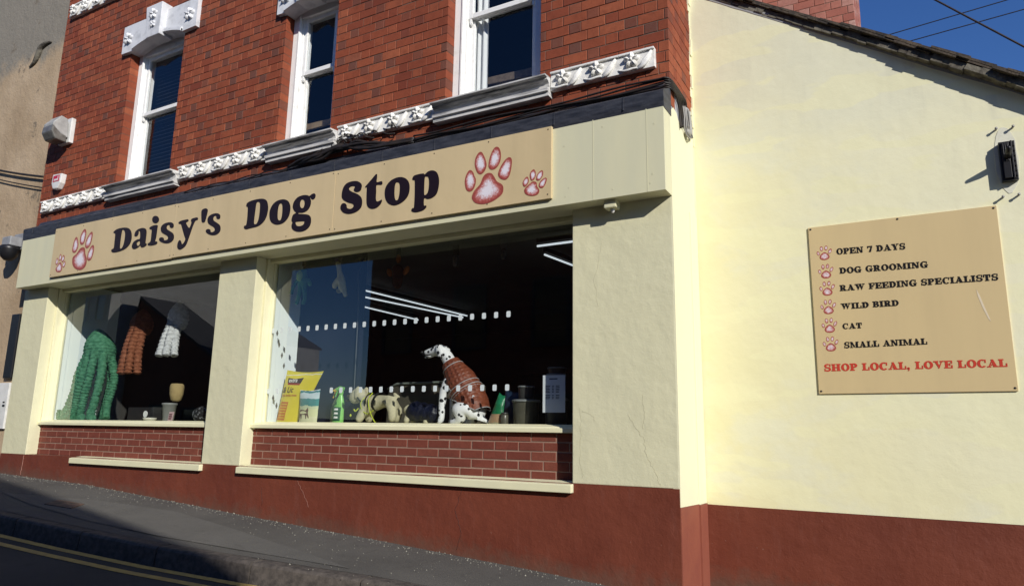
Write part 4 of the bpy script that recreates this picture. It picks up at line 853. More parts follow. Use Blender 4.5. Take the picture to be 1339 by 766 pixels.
# ------------------------------------------------------------------ lettering for the wall board: bold slab capitals
def R_(x0, y0, x1, y1): return [(x0, y0), (x1, y0), (x1, y1), (x0, y1)]
def ring(cx, cy, ro, rh, ri, rj, a0, a1, n=14):
    o = [(cx+ro*math.cos(math.radians(lerp(a0, a1, i/n))), cy+rh*math.sin(math.radians(lerp(a0, a1, i/n)))) for i in range(n+1)]
    q = [(cx+ri*math.cos(math.radians(lerp(a0, a1, i/n))), cy+rj*math.sin(math.radians(lerp(a0, a1, i/n)))) for i in range(n+1)]
    return ('ring', o, q)
S_, T_ = .13, .30
G = {
 'O': (1.14, [ring(.57,.5,.55,.52,.25,.40,0,360,26)]),
 'C': (1.08, [ring(.57,.5,.55,.52,.25,.40,52,318,22), R_(.90,.60,1.0,1.0)]),
 'G': (1.18, [ring(.57,.5,.55,.52,.25,.40,52,312,22), R_(.90,.60,1.0,1.0), R_(.72,0,1.02,.42), R_(.60,.36,1.14,.48)]),
 'D': (1.10, [R_(.12,.05,.42,.95), R_(0,0,.55,S_), R_(0,1-S_,.55,1), ring(.48,.5,.58,.5,.28,.37,-90,90)]),
 'P': (1.00, [R_(.12,.05,.42,.95), R_(0,0,.58,S_), R_(0,1-S_,.55,1), ring(.5,.70,.46,.30,.18,.17,-90,90), R_(.40,.40,.52,.53)]),
 'R': (1.14, [R_(.12,.05,.42,.95), R_(0,0,.54,S_), R_(0,1-S_,.55,1), ring(.5,.72,.46,.28,.18,.15,-90,90), R_(.40,.44,.52,.57), [(.50,.46),(.80,.50),(1.0,.10),(.72,.08)], R_(.70,0,1.12,S_)]),
 'B': (1.04, [R_(.12,.05,.42,.95), R_(0,0,.56,S_), R_(0,1-S_,.55,1), ring(.5,.745,.44,.255,.17,.13,-90,90), ring(.52,.28,.50,.28,.20,.15,-90,90), R_(.40,.45,.54,.56)]),
 'E': (1.02, [R_(.12,.05,.42,.95), R_(0,0,.98,S_), R_(0,1-S_,.96,1), R_(.40,.44,.66,.56), R_(.62,.34,.72,.66), R_(.86,.62,.96,.98), R_(.88,.02,.98,.40)]),
 'F': (0.98, [R_(.12,.05,.42,.95), R_(0,0,.58,S_), R_(0,1-S_,.94,1), R_(.40,.42,.66,.54), R_(.62,.32,.72,.64), R_(.84,.60,.94,.98)]),
 'L': (0.98, [R_(.12,.05,.42,.95), R_(0,1-S_,.56,1), R_(0,0,.94,S_), R_(.84,.02,.94,.44)]),
 'T': (1.06, [R_(.36,.05,.66,.95), R_(.02,1-S_,1.0,1), R_(.02,.58,.12,.98), R_(.90,.58,1.0,.98), R_(.22,0,.80,S_)]),
 'H': (1.24, [R_(.12,.05,.42,.95), R_(.80,.05,1.10,.95), R_(.40,.44,.82,.56), R_(0,0,.54,S_), R_(0,1-S_,.54,1), R_(.68,0,1.22,S_), R_(.68,1-S_,1.22,1)]),
 'I': (0.60, [R_(.14,.05,.44,.95), R_(0,0,.58,S_), R_(0,1-S_,.58,1)]),
 'N': (1.20, [R_(.13,.05,.25,.95), R_(.90,.10,1.02,.95), [(.10,.98),(.44,.98),(1.02,.02),(.72,.02)], R_(0,0,.42,S_), R_(0,1-S_,.34,1), R_(.74,1-S_,1.16,1)]),
 'M': (1.46, [R_(.13,.05,.25,.95), R_(1.02,.05,1.32,.95), [(.10,.98),(.44,.98),(.80,.20),(.66,.02)], [(.66,.02),(.80,.20),(1.04,.80),(1.10,.98)], R_(0,0,.42,S_), R_(0,1-S_,.36,1), R_(.90,0,1.44,S_), R_(1.0,1-S_,1.44,1)]),
 'A': (1.24, [[(.14,.05),(.27,.05),(.66,.90),(.54,1.0)], [(.46,1.0),(.76,1.0),(1.12,.05),(.78,.05)], R_(.36,.26,.86,.37), R_(0,0,.42,S_), R_(.66,0,1.22,S_)]),
 'V': (1.20, [[(.12,.95),(.46,.95),(.74,.20),(.58,0)], [(.52,0),(.70,0),(1.06,.95),(.93,.95)], R_(0,1-S_,.56,1), R_(.80,1-S_,1.18,1)]),
 'W': (1.66, [[(.10,.95),(.42,.95),(.64,.22),(.46,0)], [(.42,0),(.60,0),(.86,.90),(.76,.95)], [(.70,.95),(1.0,.95),(1.20,.22),(1.04,0)], [(1.0,0),(1.16,0),(1.50,.95),(1.38,.95)], R_(0,1-S_,.52,1), R_(.62,1-S_,1.08,1), R_(1.26,1-S_,1.62,1)]),
 'Y': (1.16, [R_(.42,.05,.72,.50), [(.10,.95),(.44,.95),(.72,.45),(.42,.40)], [(.60,.42),(.72,.45),(1.02,.95),(.90,.95)], R_(0,1-S_,.54,1), R_(.78,1-S_,1.14,1), R_(.30,0,.84,S_)]),
 'S': (0.96, [ring(.46,.74,.42,.28,.17,.15,40,230,16), ring(.50,.28,.42,.30,.17,.16,-150,60,16), [(.10,.60),(.24,.46),(.88,.36),(.70,.56)], R_(.78,.64,.88,1.0), R_(.06,0,.16,.38)]),
 '7': (0.92, [R_(.06,.80,.86,1.0), R_(.06,.62,.16,.98), [(.60,.84),(.86,.84),(.58,0),(.26,0)]]),
 ',': (0.42, [ring(.16,.12,.15,.14,.0,.0,0,360,12), [(.20,.05),(.31,.10),(.20,-.20),(.08,-.22)]]),
}
def text_line(txt, x0, x1, z, cap, y, m, parent, slope=0.0):
    tot = 0; lay_ = []
    for ch in txt:
        if ch == ' ': tot += .55; continue
        lay_.append((ch, tot)); tot += G[ch][0]+.10
    tot -= .10; sx = (x1-x0)/tot; k = 0
    for ch, o in lay_:
        mb = MB()
        for sh_ in G[ch][1]:
            yy = y-0.00012*(k % 9); k += 1
            f = lambda p: (x0+(o+p[0])*sx, yy, z+slope*(o+p[0])*sx+p[1]*cap)
            if sh_[0] == 'ring':
                E_ = .035
                def push(l, l2, s):
                    o_ = []
                    for p, q in zip(l, l2):
                        d_ = Vector((p[0]-q[0], p[1]-q[1])); d_ = d_.normalized() if d_.length > 1e-5 else d_
                        o_.append((p[0]+d_.x*E_*s, p[1]+d_.y*E_*s*.55))
                    return o_
                a = [f(p) for p in push(sh_[1], sh_[2], 1)]; c = [f(p) for p in push(sh_[2], sh_[1], 1)]; n = len(a)
                mb.add(a+c, [(i, i+1, n+i+1, n+i) for i in range(n-1)])
            else:
                ctr = (sum(p[0] for p in sh_)/len(sh_), sum(p[1] for p in sh_)/len(sh_))
                g2 = [(p[0]+.035*(1 if p[0] > ctr[0] else -1), p[1]+(.018 if p[1] > ctr[1] else -.018)*(1 if 0.02 < p[1] < .98 else 0)) for p in sh_]
                mb.add([f(p) for p in g2], [tuple(range(len(g2)))])
        mb.build('letter', m, parent, fix=False)
board = thing('wall_sign', (0, 0.65, 0.33), 'square tan sign on the cream wall listing shop services with small paw prints', 'sign')
b = MB(); b.prism([(-.611,.325),(.609,.330),(.609,1.609),(-.611,1.603)], 0.668, 0.679); b.build('sign_panel', M_tan2, board, bevel=0.002)
for txt, x0, x1, z, cap, m_, sl_ in (('OPEN 7 DAYS',-.423,.035,1.368,.047,M_black_vinyl,-.02),('DOG GROOMING',-.411,.166,1.219,.046,M_black_vinyl,-.015),
    ('RAW FEEDING SPECIALISTS',-.418,.571,1.086,.046,M_black_vinyl,-.005),('WILD BIRD',-.419,-.039,.948,.044,M_black_vinyl,0),('CAT',-.419,-.288,.799,.042,M_black_vinyl,0),
    ('SMALL ANIMAL',-.417,.115,.657,.045,M_black_vinyl,.008),('SHOP LOCAL, LOVE LOCAL',-.563,.565,.491,.053,M_red_vinyl,0)):
    text_line(txt, x0, x1, z, cap, 0.6668, m_, board, sl_)
def ell(cx, cz, rx, rz_, tilt, n=10):
    return [(cx+rx*math.cos(a)*math.cos(tilt)-rz_*math.sin(a)*math.sin(tilt), cz+rx*math.cos(a)*math.sin(tilt)+rz_*math.sin(a)*math.cos(tilt)) for a in [2*math.pi*i/n for i in range(n)]]
for (cx, cz) in ((-.509,1.389),(-.507,1.246),(-.506,1.113),(-.507,.972),(-.508,.831),(-.509,.692)):
    lo = [[(cx-.034,cz-.035),(cx-.028,cz-.012),(cx-.006,cz+.006),(cx+.008,cz+.006),(cx+.030,cz-.012),(cx+.036,cz-.035),(cx+.018,cz-.052),(cx-.016,cz-.052)],
          ell(cx-.042,cz+.002,.010,.017,.25), ell(cx-.017,cz+.037,.011,.019,.08), ell(cx+.015,cz+.039,.011,.019,-.15), ell(cx+.041,cz+.012,.011,.021,-.45)]
    paw(lo, 0.6672, board, sub=2, ctr=0.36)
b = MB()
for x, z in ((-.595,1.587),(.59,1.592),(0,1.592),(-.595,.345),(.592,.35)): b.ball((x, .6675, z), (.008, .004, .008), 8, 5)
b.build('screw', M_cable, board)
b = MB(); b.prism([(.437,1.03),(.452,.99),(.475,.90),(.497,.82),(.50,.80),(.488,.82),(.462,.90),(.442,.98)], 0.6670, 0.6676); b.build('scuff', mat('pale_scuff', (0.68, 0.58, 0.42)), board)

# ------------------------------------------------------------------ fittings on the walls
fl = thing('floodlight', (-10.0, 0.03, 3.95), 'grey bulkhead floodlight with frosted cover on the upper brick corner', 'lamp')
b = MB(); b.box(-10.17, -9.90, -0.03, 0.03, 3.84, 4.20); b.build('back_plate', M_whitep, fl, bevel=0.01)
b = MB(); b.prism([(-0.03,3.90),(-0.06,4.17),(-0.15,4.19),(-0.245,4.06),(-0.245,4.02),(-0.13,3.93)], -10.17, -9.93, ax='x'); b.build('housing', mat('dull_lamp_housing', (0.40, 0.40, 0.385), (0.30, 0.30, 0.29), 12, 0.5), fl, bevel=0.012)
b = MB(); b.prism([(-0.05,3.83),(-0.06,3.925),(-0.14,3.935),(-0.25,4.025),(-0.258,3.93),(-0.20,3.835)], -10.18, -9.92, ax='x'); b.build('lamp_cover', M_lens, fl, bevel=0.02)
al = thing('alarm_box', (-10.05, 0.03, 3.2), 'small white and red burglar alarm box on the brick wall', 'alarm')
b = MB(); b.prism([(-10.15,3.40),(-10.16,3.27),(-10.11,3.19),(-10.0,3.185),(-9.95,3.26),(-9.935,3.39)][::-1], -0.045, 0.03); b.build('case', M_whitep, al, bevel=0.012)
b = MB(); b.box(-10.125, -9.975, -0.0475, -0.04, 3.285, 3.375); b.build('red_label', M_redp, al, bevel=0.002)
b = MB(); b.box(-10.10, -10.02, -0.0485, -0.047, 3.30, 3.325).box(-10.015, -10.0, -0.0485, -0.047, 3.30, 3.36); b.build('label_print', M_whitep, al)
dc = thing('security_camera', (-10.9, 0.07, 2.4), 'black dome security camera on a grey bracket on the beige wall', 'camera')
b = MB(); b.box(-11.02, -10.74, 0.0, 0.078, 2.42, 2.66).box(-10.99, -10.77, -0.16, 0.0, 2.45, 2.58); b.build('bracket', mat('grey_metal', (0.30, 0.31, 0.32), (0.22, 0.22, 0.23), 9, 0.5), dc, bevel=0.012)
b = MB(); b.lathe([(.0, -.14), (.05, -.13), (.095, -.085), (.115, -.02), (.12, 0.02), (.125, .05), (.10, .075), (0, .08)], (-10.88, -0.10, 2.38), 20); b.build('dome', M_blackp, dc)
b = MB(); b.box(-10.80, -10.60, 0.02, 0.072, 0.62, 1.50)  # flat black upright block on the neighbour's wall
tagm(b.build('black_panel', M_blackp, bevel=0.012), 'tall narrow black panel on the beige wall beside the first pier', 'box')
b = MB(); b.box(-11.0, -10.62, 0.035, 0.074, -0.05, 0.56); ws = b.build('notice_board', M_whitep, bevel=0.006)
tagm(ws, 'white notice board low on the beige wall at the left edge', 'notice')
b = MB(); b.box(-10.72, -10.66, 0.0325, 0.034, 0.24, 0.27).box(-10.72, -10.67, 0.0325, 0.034, 0.29, 0.31); b.build('print', M_blackp, ws)
def pts_line(a, b_, sag, n=14): return [(lerp(a[0], b_[0], i/n), lerp(a[1], b_[1], i/n), lerp(a[2], b_[2], i/n)-sag*4*(i/n)*(1-i/n)) for i in range(n+1)]
b = MB(); b.tube(pts_line((-22,.03,5.2), (-12,.03,3.82), .05)+pts_line((-11.9,.03,3.80), (-10.53,.03,3.46), .01), .016, 6)
tagm(b.build('wall_cable', M_cable), 'upper and thicker black cable running across the beige wall', 'cable')
b = MB(); b.tube(pts_line((-22,.04,5.0), (-12,.04,3.68), .05)+pts_line((-11.9,.04,3.66), (-10.53,.04,3.30), .01), .009, 6)
tagm(b.build('wall_cable', M_cable), 'lower and thinner black cable running across the beige wall', 'cable')
pir = thing('sensor', (-1.95, -0.08, 1.75), 'small cream painted sensor box hanging under the fascia', 'sensor')
b = MB(); b.box(-1.99, -1.89, -0.12, -0.02, 1.73, 1.80); b.build('case', M_board, pir, bevel=0.008)
b = MB(); b.ball((-1.935, -.07, 1.725), (.018, .018, .03), 10, 6); b.build('lens', M_whitep, pir)
wl_ = thing('wall_fitting', (0.70, 0.62, 1.9), 'black ribbed wall fitting mounted upright near the right edge of the gable', 'lamp')  # black ribbed bracket fitting, gives no light
b = MB(); b.box(.657, .752, .632, .676, 1.765, 2.05); b.build('back_plate', M_blackp, wl_, bevel=0.004)
b = MB(); b.box(.672, .715, .615, .633, 1.78, 2.04); b.box(.722, .732, .61, .633, 1.775, 2.045)
for k in range(3): b.box(.677+k*.012, .683+k*.012, .609, .616, 1.90, 2.03)
for k in range(7): b.box(.735, .748, .618, .633, 1.79+k*.036, 1.805+k*.036)
b.build('ribbed_cover', M_blackp, wl_, bevel=0.002)
b = MB(); b.tube([(.70,.63,1.93),(.70,.56,1.945),(.70,.505,1.962)], [.022,.02,.012], 10); b.build('bracket_arm', M_blackp, wl_)
ps = thing('bare_patch', (0.70, 0.677, 1.9), 'grey unpainted patch of wall around the black fitting', 'patch') if False else None
b = MB(); n = 22; q = [(.70+(.070+.012*mnoise.noise((i*1.7,0,0)))*math.cos(2*math.pi*i/n), 1.93+(.245+.02*mnoise.noise((i*1.3,4,0)))*math.sin(2*math.pi*i/n)) for i in range(n)]
b.prism(q, .6775, .69); b.build('bare_patch', mat('bare_render', (0.70, 0.69, 0.56), (0.66, 0.65, 0.54), 12, 0.8, 0.3, 50), ext)
for i, (x, z, w) in enumerate(((.659,2.163,'upper left'),(.757,2.160,'upper right'),(.651,1.662,'lower left'),(.742,1.665,'lower right'))):
    b = MB(); b.tube([(x, .70, z), (x, .650, z-.002)], .007, 8); b.tube([(x, .650, z-.002), (x, .644, z-.002)], .010, 8)
    tagm(b.build('wall_stud', M_gcable), f'thin metal stud sticking out of the gable at the {w} of the black fitting', 'stud', 'studs around the black wall fitting')

# cables tacked along the brick above the flashing and down the return
rnd = random.Random(4)
cb = MB()
for k in range(6):
    z0 = 2.672+k*.014; y0 = -0.002-0.012*(k % 3)
    pts = [(-3.95, y0, z0+.03*rnd.random())]
    for i in range(9): pts.append((lerp(-3.7, -1.56, i/8), y0, z0+.012*math.sin(i*1.3+k)+.012))
    pts += [(XR-.02, y0-.005, z0+.012), (XR+.018, .03, z0), (XR+.022, .12+.05*k, z0-.01), (XR+.015, .20+.045*k, z0-.05)]
    if k < 4: pts += [(XR+.012, .24+.06*k, 2.56-.02*k), (XR+.012, .26+.06*k, 2.44+.03*k)]
    cb.tube(smooth_path(pts, 4), .0085, 6)
tagm(cb.build('cable_bundle', M_cable), 'brown cable bundle running along the brick under the right hand frieze and round the corner', 'cable')
cb = MB()
for k in range(9):
    pts = []; z0 = 2.70+rnd.random()*.04
    a0 = -5.62+rnd.random()*.15
    pts.append((a0, -.01, 2.73+rnd.random()*.03))
    for i in range(1, 7):
        t = i/7; x = lerp(a0, -4.0, t); arch = .10*math.sin(math.pi*min(1, t*1.25))
        pts.append((x, -.015-.04*rnd.random(), z0+arch*(.4+.7*rnd.random())+.012*math.sin(i*2+k)))
    pts.append((-3.95, -.01, 2.69+.05*rnd.random()))
    cb.tube(smooth_path(pts, 5), rnd.choice([.008, .010, .013, .016]), 6)
for k in range(7):
    c = (-4.9+rnd.random()*.9, -.03, 2.83+rnd.random()*.04); r = .05+rnd.random()*.07
    cb.tube(smooth_path([(c[0]+r*1.3*math.cos(a), c[1]-.02*math.sin(a*2), c[2]+r*.6*math.sin(a)) for a in [rnd.random()*.3+i*.55 for i in range(10)]], 4), .007, 5)
for k in range(4):
    pts = [(-5.6, -.01, 2.74)]+[(lerp(-5.7, -7.3, i/7), -.012, 2.72-.03*(k % 2)+.022*math.sin(i*1.7+k*2)) for i in range(8)]
    cb.tube(smooth_path(pts, 4), .007, 5)
tagm(cb.build('cable_tangle', M_cable), 'messy tangle of black cables above the sign below the middle window', 'cable')
cb = MB()
for k in range(3):
    pts = [(XR+.01, .33+.04*k, 2.70), (XR+.02, .34+.05*k, 2.58), (XR+.018, .36+.06*k, 2.46+.03*k), (XR+.03, .44+.05*k, 2.42+.03*k), (XR+.018, .53+.02*k, 2.48), (XR+.012, .55+.02*k, 2.60), (XR+.008, .52, 2.72)]
    cb.tube(smooth_path(pts, 5), .007, 6)
cb.ball((XR+.03, .42, 2.46), (.02, .05, .03), 8, 6)
tagm(cb.build('cable_loop', M_gcable), 'loop of pale grey cable hanging on the return wall under the brick', 'cable')
# overhead lines
def wire(a, b_, r, lab):
    a, b_ = Vector(a), Vector(b_); d = b_-a; p0 = a-d*4 if lab[0] != '~' else a; p1 = b_+d*8
    m_ = MB(); m_.tube(pts_line(p0, p1, .02*d.length, 20), r, 6); return m_.build('overhead_wire', M_cable)
tagm(wire((0.76,6,6.27), (1.70,6,5.29), .013, 'x'), 'thickest overhead wire, slanting steeply down across the blue sky', 'wire', 'overhead wires')
tagm(wire((0.19,10,8.05), (2.06,10,8.21), .010, 'x'), 'thin overhead wire, higher of the two nearly parallel ones in the sky', 'wire', 'overhead wires')
tagm(wire((0.51,10,7.81), (2.38,10,7.95), .010, 'x'), 'thin overhead wire, lower of the two nearly parallel ones in the sky', 'wire', 'overhead wires')

# ------------------------------------------------------------------ behind the upper panes
b = MB()
for k in range(34): z = 3.12+k*.053; b.prism([(.36, z), (.395, z+.016), (.395, z+.019), (.36, z+.003)], -8.66, -7.80, ax='x')
tagm(b.build('reflection_slats', mat('dull_blue_slat', (0.045, 0.052, 0.075), rough=0.6)), 'blue grey slats imitating a striped reflection in the left upper window', 'slats')  # slats added to imitate striped reflections on the pane
cur = MB(); rings = []
for j in range(9):
    z = lerp(3.06, 4.95, j/8); rings.append([(-3.50+.15*i/16, .31+.016*math.sin(i*.9+z*.3), z) for i in range(17)])
vs = [v for r in rings for v in r]
cur.add(vs, [(j*17+i, j*17+i+1, (j+1)*17+i+1, (j+1)*17+i) for j in range(8) for i in range(16)], None, True)
tagm(cur.build('curtain', mat('white_net', (0.80, 0.79, 0.76)), fix=False), 'white curtain hanging at the left side of the right upper window', 'curtain')
b = MB(); b.prism([(-3.62,3.32),(-2.66,3.28),(-2.66,3.365),(-3.62,3.392)], .34, .40)
tagm(b.build('window_ledge', mat('dusty_brown_wood', (0.19, 0.14, 0.10), (0.11, 0.08, 0.06), 20, 0.9, 0.6, 60), bevel=0.006), 'dusty brown wooden ledge inside the right upper window', 'ledge')
b = MB(); b.prism([(-5.86,3.315),(-5.12,3.325),(-5.12,3.378),(-5.86,3.390)], .33, .36)
tagm(b.build('wooden_batten', mat('raw_batten', (0.30, 0.21, 0.12), (0.22, 0.15, 0.09), 14, 0.8)), 'raw timber batten across the foot of the middle upper window', 'batten')
b = MB()
for k in range(7): b.ball((-5.80+rnd.random()*.06, .31, 3.40+rnd.random()*.08), .022, 8, 6)
tagm(b.build('flowers', mat('pink_petals', (0.35, 0.05, 0.09), (0.10, 0.10, 0.03), 60, 0.7)), 'small pink flowers behind the left corner of the middle upper window', 'flowers')
b = MB(); b.box(-5.50, -5.36, .55, .58, 3.0, 4.3)
tagm(b.build('wardrobe_edge', mat('blue_grey_panel', (0.12, 0.14, 0.18), rough=0.5)), 'pale blue grey panel standing behind the middle upper window', 'panel')

# ------------------------------------------------------------------ shop lights
LT = [((-6.62,2.0,1.93),(-6.46,4.87,1.93),'topmost of three lit fluorescent tubes on the left of the shop ceiling'),
      ((-6.98,2.5,1.93),(-6.62,4.99,1.93),'middle of three lit fluorescent tubes on the left of the shop ceiling'),
      ((-7.50,3.0,1.93),(-7.50,4.9,1.93),'lowest of three lit fluorescent tubes on the left of the shop ceiling'),
      ((-3.27,1.24,1.90),(-2.2,1.22,1.90),'lit fluorescent tube slanting up near the right edge of the large window'),
      ((-3.36,1.59,1.90),(-3.24,2.60,1.90),'lit fluorescent tube slanting down near the right edge of the large window')]
for a, c, lab in LT:
    t = thing('ceiling_light', a, lab, 'ceiling light', 'fluorescent tubes in the shop')
    m_ = MB(); m_.tube([a, c], .0115, 8); m_.build('tube', M_tube, t)
    m_ = MB(); A, C_ = Vector(a), Vector(c); u = (C_-A).normalized(); w = u.cross(Vector((0,0,1)))*.02
    q = [A+w+Vector((0,0,.03)), A-w+Vector((0,0,.03)), C_-w+Vector((0,0,.03)), C_+w+Vector((0,0,.03))]
    m_.add([tuple(v) for v in q]+[(v.x, v.y, v.z+.05) for v in q], [(0,1,2,3),(4,7,6,5),(0,4,5,1),(1,5,6,2),(2,6,7,3),(3,7,4,0)]); m_.build('batten', M_darkroom, t)

# ------------------------------------------------------------------ things in the large window
SH = 0.064
def bag(name, c, y, th, m, lean=0.0, label='', cat='bag', group=None, seal=0.06):
    # c = bottom-left, bottom-right, top-right, top-left corners in x,z; a filled pillow pack with pinched ends
    t = thing(name, (sum(p[0] for p in c)/4, y, SH), label, cat, group); mb = MB(); nu, nv = 14, 18
    for side in (-1, 1):
        vs = []
        for j in range(nv+1):
            v = j/nv
            for i in range(nu+1):
                u = i/nu
                x = lerp(lerp(c[0][0], c[1][0], u), lerp(c[3][0], c[2][0], u), v); z = lerp(lerp(c[0][1], c[1][1], u), lerp(c[3][1], c[2][1], u), v)
                f = (math.sin(math.pi*u)**0.6)*min(1, (1-v)/0.35)**0.7*(0.55+.45*min(1, v/.08)) if v > .5 else (math.sin(math.pi*u)**0.6)*(0.75+.25*min(1, v/.2))
                if v > 1-seal: f *= 0.12
                z -= .035*math.sin(math.pi*u)*v*v*(c[2][1]-c[1][1])
                w = .004*mnoise.noise((u*9, v*12, side*3+y*7))
                vs.append((x, y+lean*v+side*th*f+w, z))
        n = nu+1
        mb.add(vs, [(j*n+i, j*n+i+1, (j+1)*n+i+1, (j+1)*n+i) for j in range(nv) for i in range(nu)], None, True)
    o = mb.build('pack', m, t); return t, o
def printed(name, stops, rough=0.35, nz=0.0):
    # printed film: colour bands by height in the bag's own coordinates
    m, nt, b = nodes(name); b.inputs['Roughness'].default_value = rough
    tc = nt.nodes.new('ShaderNodeTexCoord'); s = nt.nodes.new('ShaderNodeSeparateXYZ'); nt.links.new(tc.outputs['Object'], s.inputs[0])
    a = nt.nodes.new('ShaderNodeMath'); a.operation = 'MULTIPLY_ADD'; a.inputs[1].default_value = nz; nt.links.new(noise(nt, 14, 4), a.inputs[0]); nt.links.new(s.outputs[2], a.inputs[2])
    r = ramp(nt, a.outputs[0], stops); r.color_ramp.interpolation = 'CONSTANT'
    nt.links.new(r.outputs[0], b.inputs['Base Color']); bump(nt, b, noise(nt, 16, 3), 0.35, 0.01); return m
from mathutils.bvhtree import BVHTree
def drape(o, parent, off):
    # lay a printed mark onto the curved film it is printed on
    bv = BVHTree.FromPolygons([v.co for v in parent.data.vertices], [tuple(p.vertices) for p in parent.data.polygons])
    bm = bmesh.new(); bm.from_mesh(o.data)
    for v in bm.verts:
        h = bv.ray_cast(Vector((v.co.x, -5, v.co.z)), Vector((0, 1, 0)))
        if h[0] is not None: v.co.y = h[0].y-off
    bm.to_mesh(o.data); bm.free(); return o
def decal(parent, name, poly, y, m, off=.002):
    zs = [p[1] for p in poly]; xs = [p[0] for p in poly]
    b = MB(); b.add([(p[0], y, p[1]) for p in poly], [tuple(range(len(poly)))]); o = b.build(name, m, parent, fix=False)
    bm = bmesh.new(); bm.from_mesh(o.data); bmesh.ops.triangulate(bm, faces=bm.faces)
    for _ in range(3): bmesh.ops.subdivide_edges(bm, edges=bm.edges[:], cuts=1, use_grid_fill=True)
    bm.to_mesh(o.data); bm.free(); return drape(o, parent, off)
def word(txt, x, z, size, y, m, parent, shear=0.0, rot=0.0):
    cu = bpy.data.curves.new('txt', 'FONT'); cu.body = txt; cu.size = size; cu.shear = shear; cu.align_x = 'LEFT'; cu.offset = size*.015
    o = bpy.data.objects.new('txt', cu); COL.objects.link(o); dg = bpy.context.evaluated_depsgraph_get(); dg.update()
    me = bpy.data.meshes.new_from_object(o.evaluated_get(dg)); bpy.data.objects.remove(o)
    mb = MB(); cr_, sr = math.cos(rot), math.sin(rot)
    mb.add([(x+v.co.x*cr_-v.co.y*sr, y, z+v.co.x*sr+v.co.y*cr_) for v in me.vertices], [tuple(p.vertices) for p in me.polygons])
    q = mb.build('print', m, parent, fix=False); return drape(q, parent, .005)
M_yel = printed('yellow_film', [(0, (0.62, 0.52, 0.02)), (0.52, (0.62, 0.54, 0.03)), (0.515, (0.66, 0.66, 0.60))], nz=0.03)
bagy, pk = bag('pet_food_bag', [(-5.91, SH), (-5.61, SH), (-5.30, .60), (-5.82, .625)], .375, .05, M_yel, .02, 'large yellow bag of pet food leaning in the left corner of the large window')
yf = .300
decal(pk, 'badge', [(-5.775,.485),(-5.57,.475),(-5.545,.535),(-5.66,.525),(-5.775,.54)], yf, mat('dark_badge', (0.025, 0.012, 0.010)))
decal(pk, 'badge_base', [(-5.765,.465),(-5.58,.458),(-5.575,.4745),(-5.77,.4845)], yf, mat('red_badge', (0.30, 0.03, 0.02)))
M_pw = mat('print_white', (0.75, 0.75, 0.72)); word('extra', -5.755, .492, .062, yf-.004, M_pw, pk)
word('& Lic', -5.83, .385, .085, yf-.004, mat('print_brown', (0.06, 0.035, 0.02)), pk, .25)
M_po = mat('print_orange', (0.45, 0.20, 0.02))
for x0, x1 in ((-5.83,-5.77),(-5.76,-5.68),(-5.67,-5.60)): decal(pk, 'print_rule', [(x0,.345),(x1,.343),(x1,.358),(x0,.361)], yf, M_po, .003)
decal(pk, 'orange_panel', [(-5.885,.10),(-5.75,.095),(-5.705,.285),(-5.83,.29)], yf-.002, mat('orange_print', (0.48, 0.15, 0.015)))
for k in range(6):
    z = .12+k*.028; decal(pk, 'print_rule', [(-5.87+z*.2,z),(-5.775+z*.2,z-.002),(-5.775+z*.2,z+.005),(-5.87+z*.2,z+.007)], yf, M_yel, .004)
M_sb = printed('pale_blue_film', [(0, (0.62, 0.62, 0.40)), (0.10, (0.58, 0.60, 0.34)), (0.17, (0.50, 0.56, 0.36)), (0.20, (0.05, 0.22, 0.21)), (0.275, (0.50, 0.60, 0.62)), (0.335, (0.03, 0.20, 0.21)), (0.352, (0.70, 0.73, 0.74))], nz=0.05)
bags, ps_ = bag('treat_bag', [(-5.52, SH), (-5.275, SH), (-5.255, .41), (-5.53, .405)], .318, .035, M_sb, 0.0, 'small pale blue and yellow treat bag standing in front of the yellow bag')
hz = []
b = MB(); dogp = [(-5.50,.17),(-5.49,.20),(-5.46,.205),(-5.40,.195),(-5.375,.225),(-5.365,.20),(-5.37,.17),(-5.355,.12),(-5.365,.118),(-5.385,.15),(-5.39,.112),(-5.40,.112),(-5.405,.15),(-5.455,.155),(-5.46,.112),(-5.47,.112),(-5.475,.15),(-5.49,.12),(-5.50,.12)]
flat_shape(b, [dogp], .270, .0); drape(b.build('print', mat('brown_print', (0.10, 0.05, 0.035)), ps_, fix=False), ps_, .003)
def bottle(name, x, y, s, mbody, mcap, label):
    t = thing(name, (x, y, SH), label, 'bottle', 'bottles in the large window')
    b = MB(); rings = []
    for z, rx, ry, dx in ((0,.062,.036,0),(.01,.068,.04,0),(.14,.066,.04,0),(.20,.060,.036,.006),(.25,.040,.028,.016),(.285,.022,.02,.022),(.30,.02,.018,.022)):
        rings.append([(x+dx+rx*s*math.cos(a)*1.0, y+ry*s*math.sin(a), SH+z*s) for a in [2*math.pi*i/20 for i in range(20)]])
    b.loft(rings); o = b.build('bottle_body', mbody, t)
    b = MB(); b.lathe([(.024*s,.298*s),(.026*s,.33*s),(.018*s,.338*s)], (x+.022, y, SH), 14)
    b.prism([(x-.045*s,SH+.352*s),(x-.05*s,SH+.336*s),(x+.05*s,SH+.336*s),(x+.06*s,SH+.366*s),(x+.01*s,SH+.378*s)], y-.016, y+.016)
    b.prism([(x-.03*s,SH+.336*s),(x-.055*s,SH+.27*s),(x-.048*s,SH+.268*s),(x-.018*s,SH+.336*s)], y-.008, y+.008)
    b.build('spray_head', mcap, t, bevel=0.003); return t, o
M_lime = mat('lime_bottle', (0.18, 0.46, 0.10), (0.22, 0.52, 0.14), 5, 0.3)
bottle('spray_bottle', -5.165, .47, .98, mat('dark_green_bottle', (0.05, 0.10, 0.04), (0.20, 0.22, 0.10), 25, 0.35), mat('yellow_cap', (0.70, 0.48, 0.04)), 'dark spray bottle with a yellow head behind the lime green bottle')
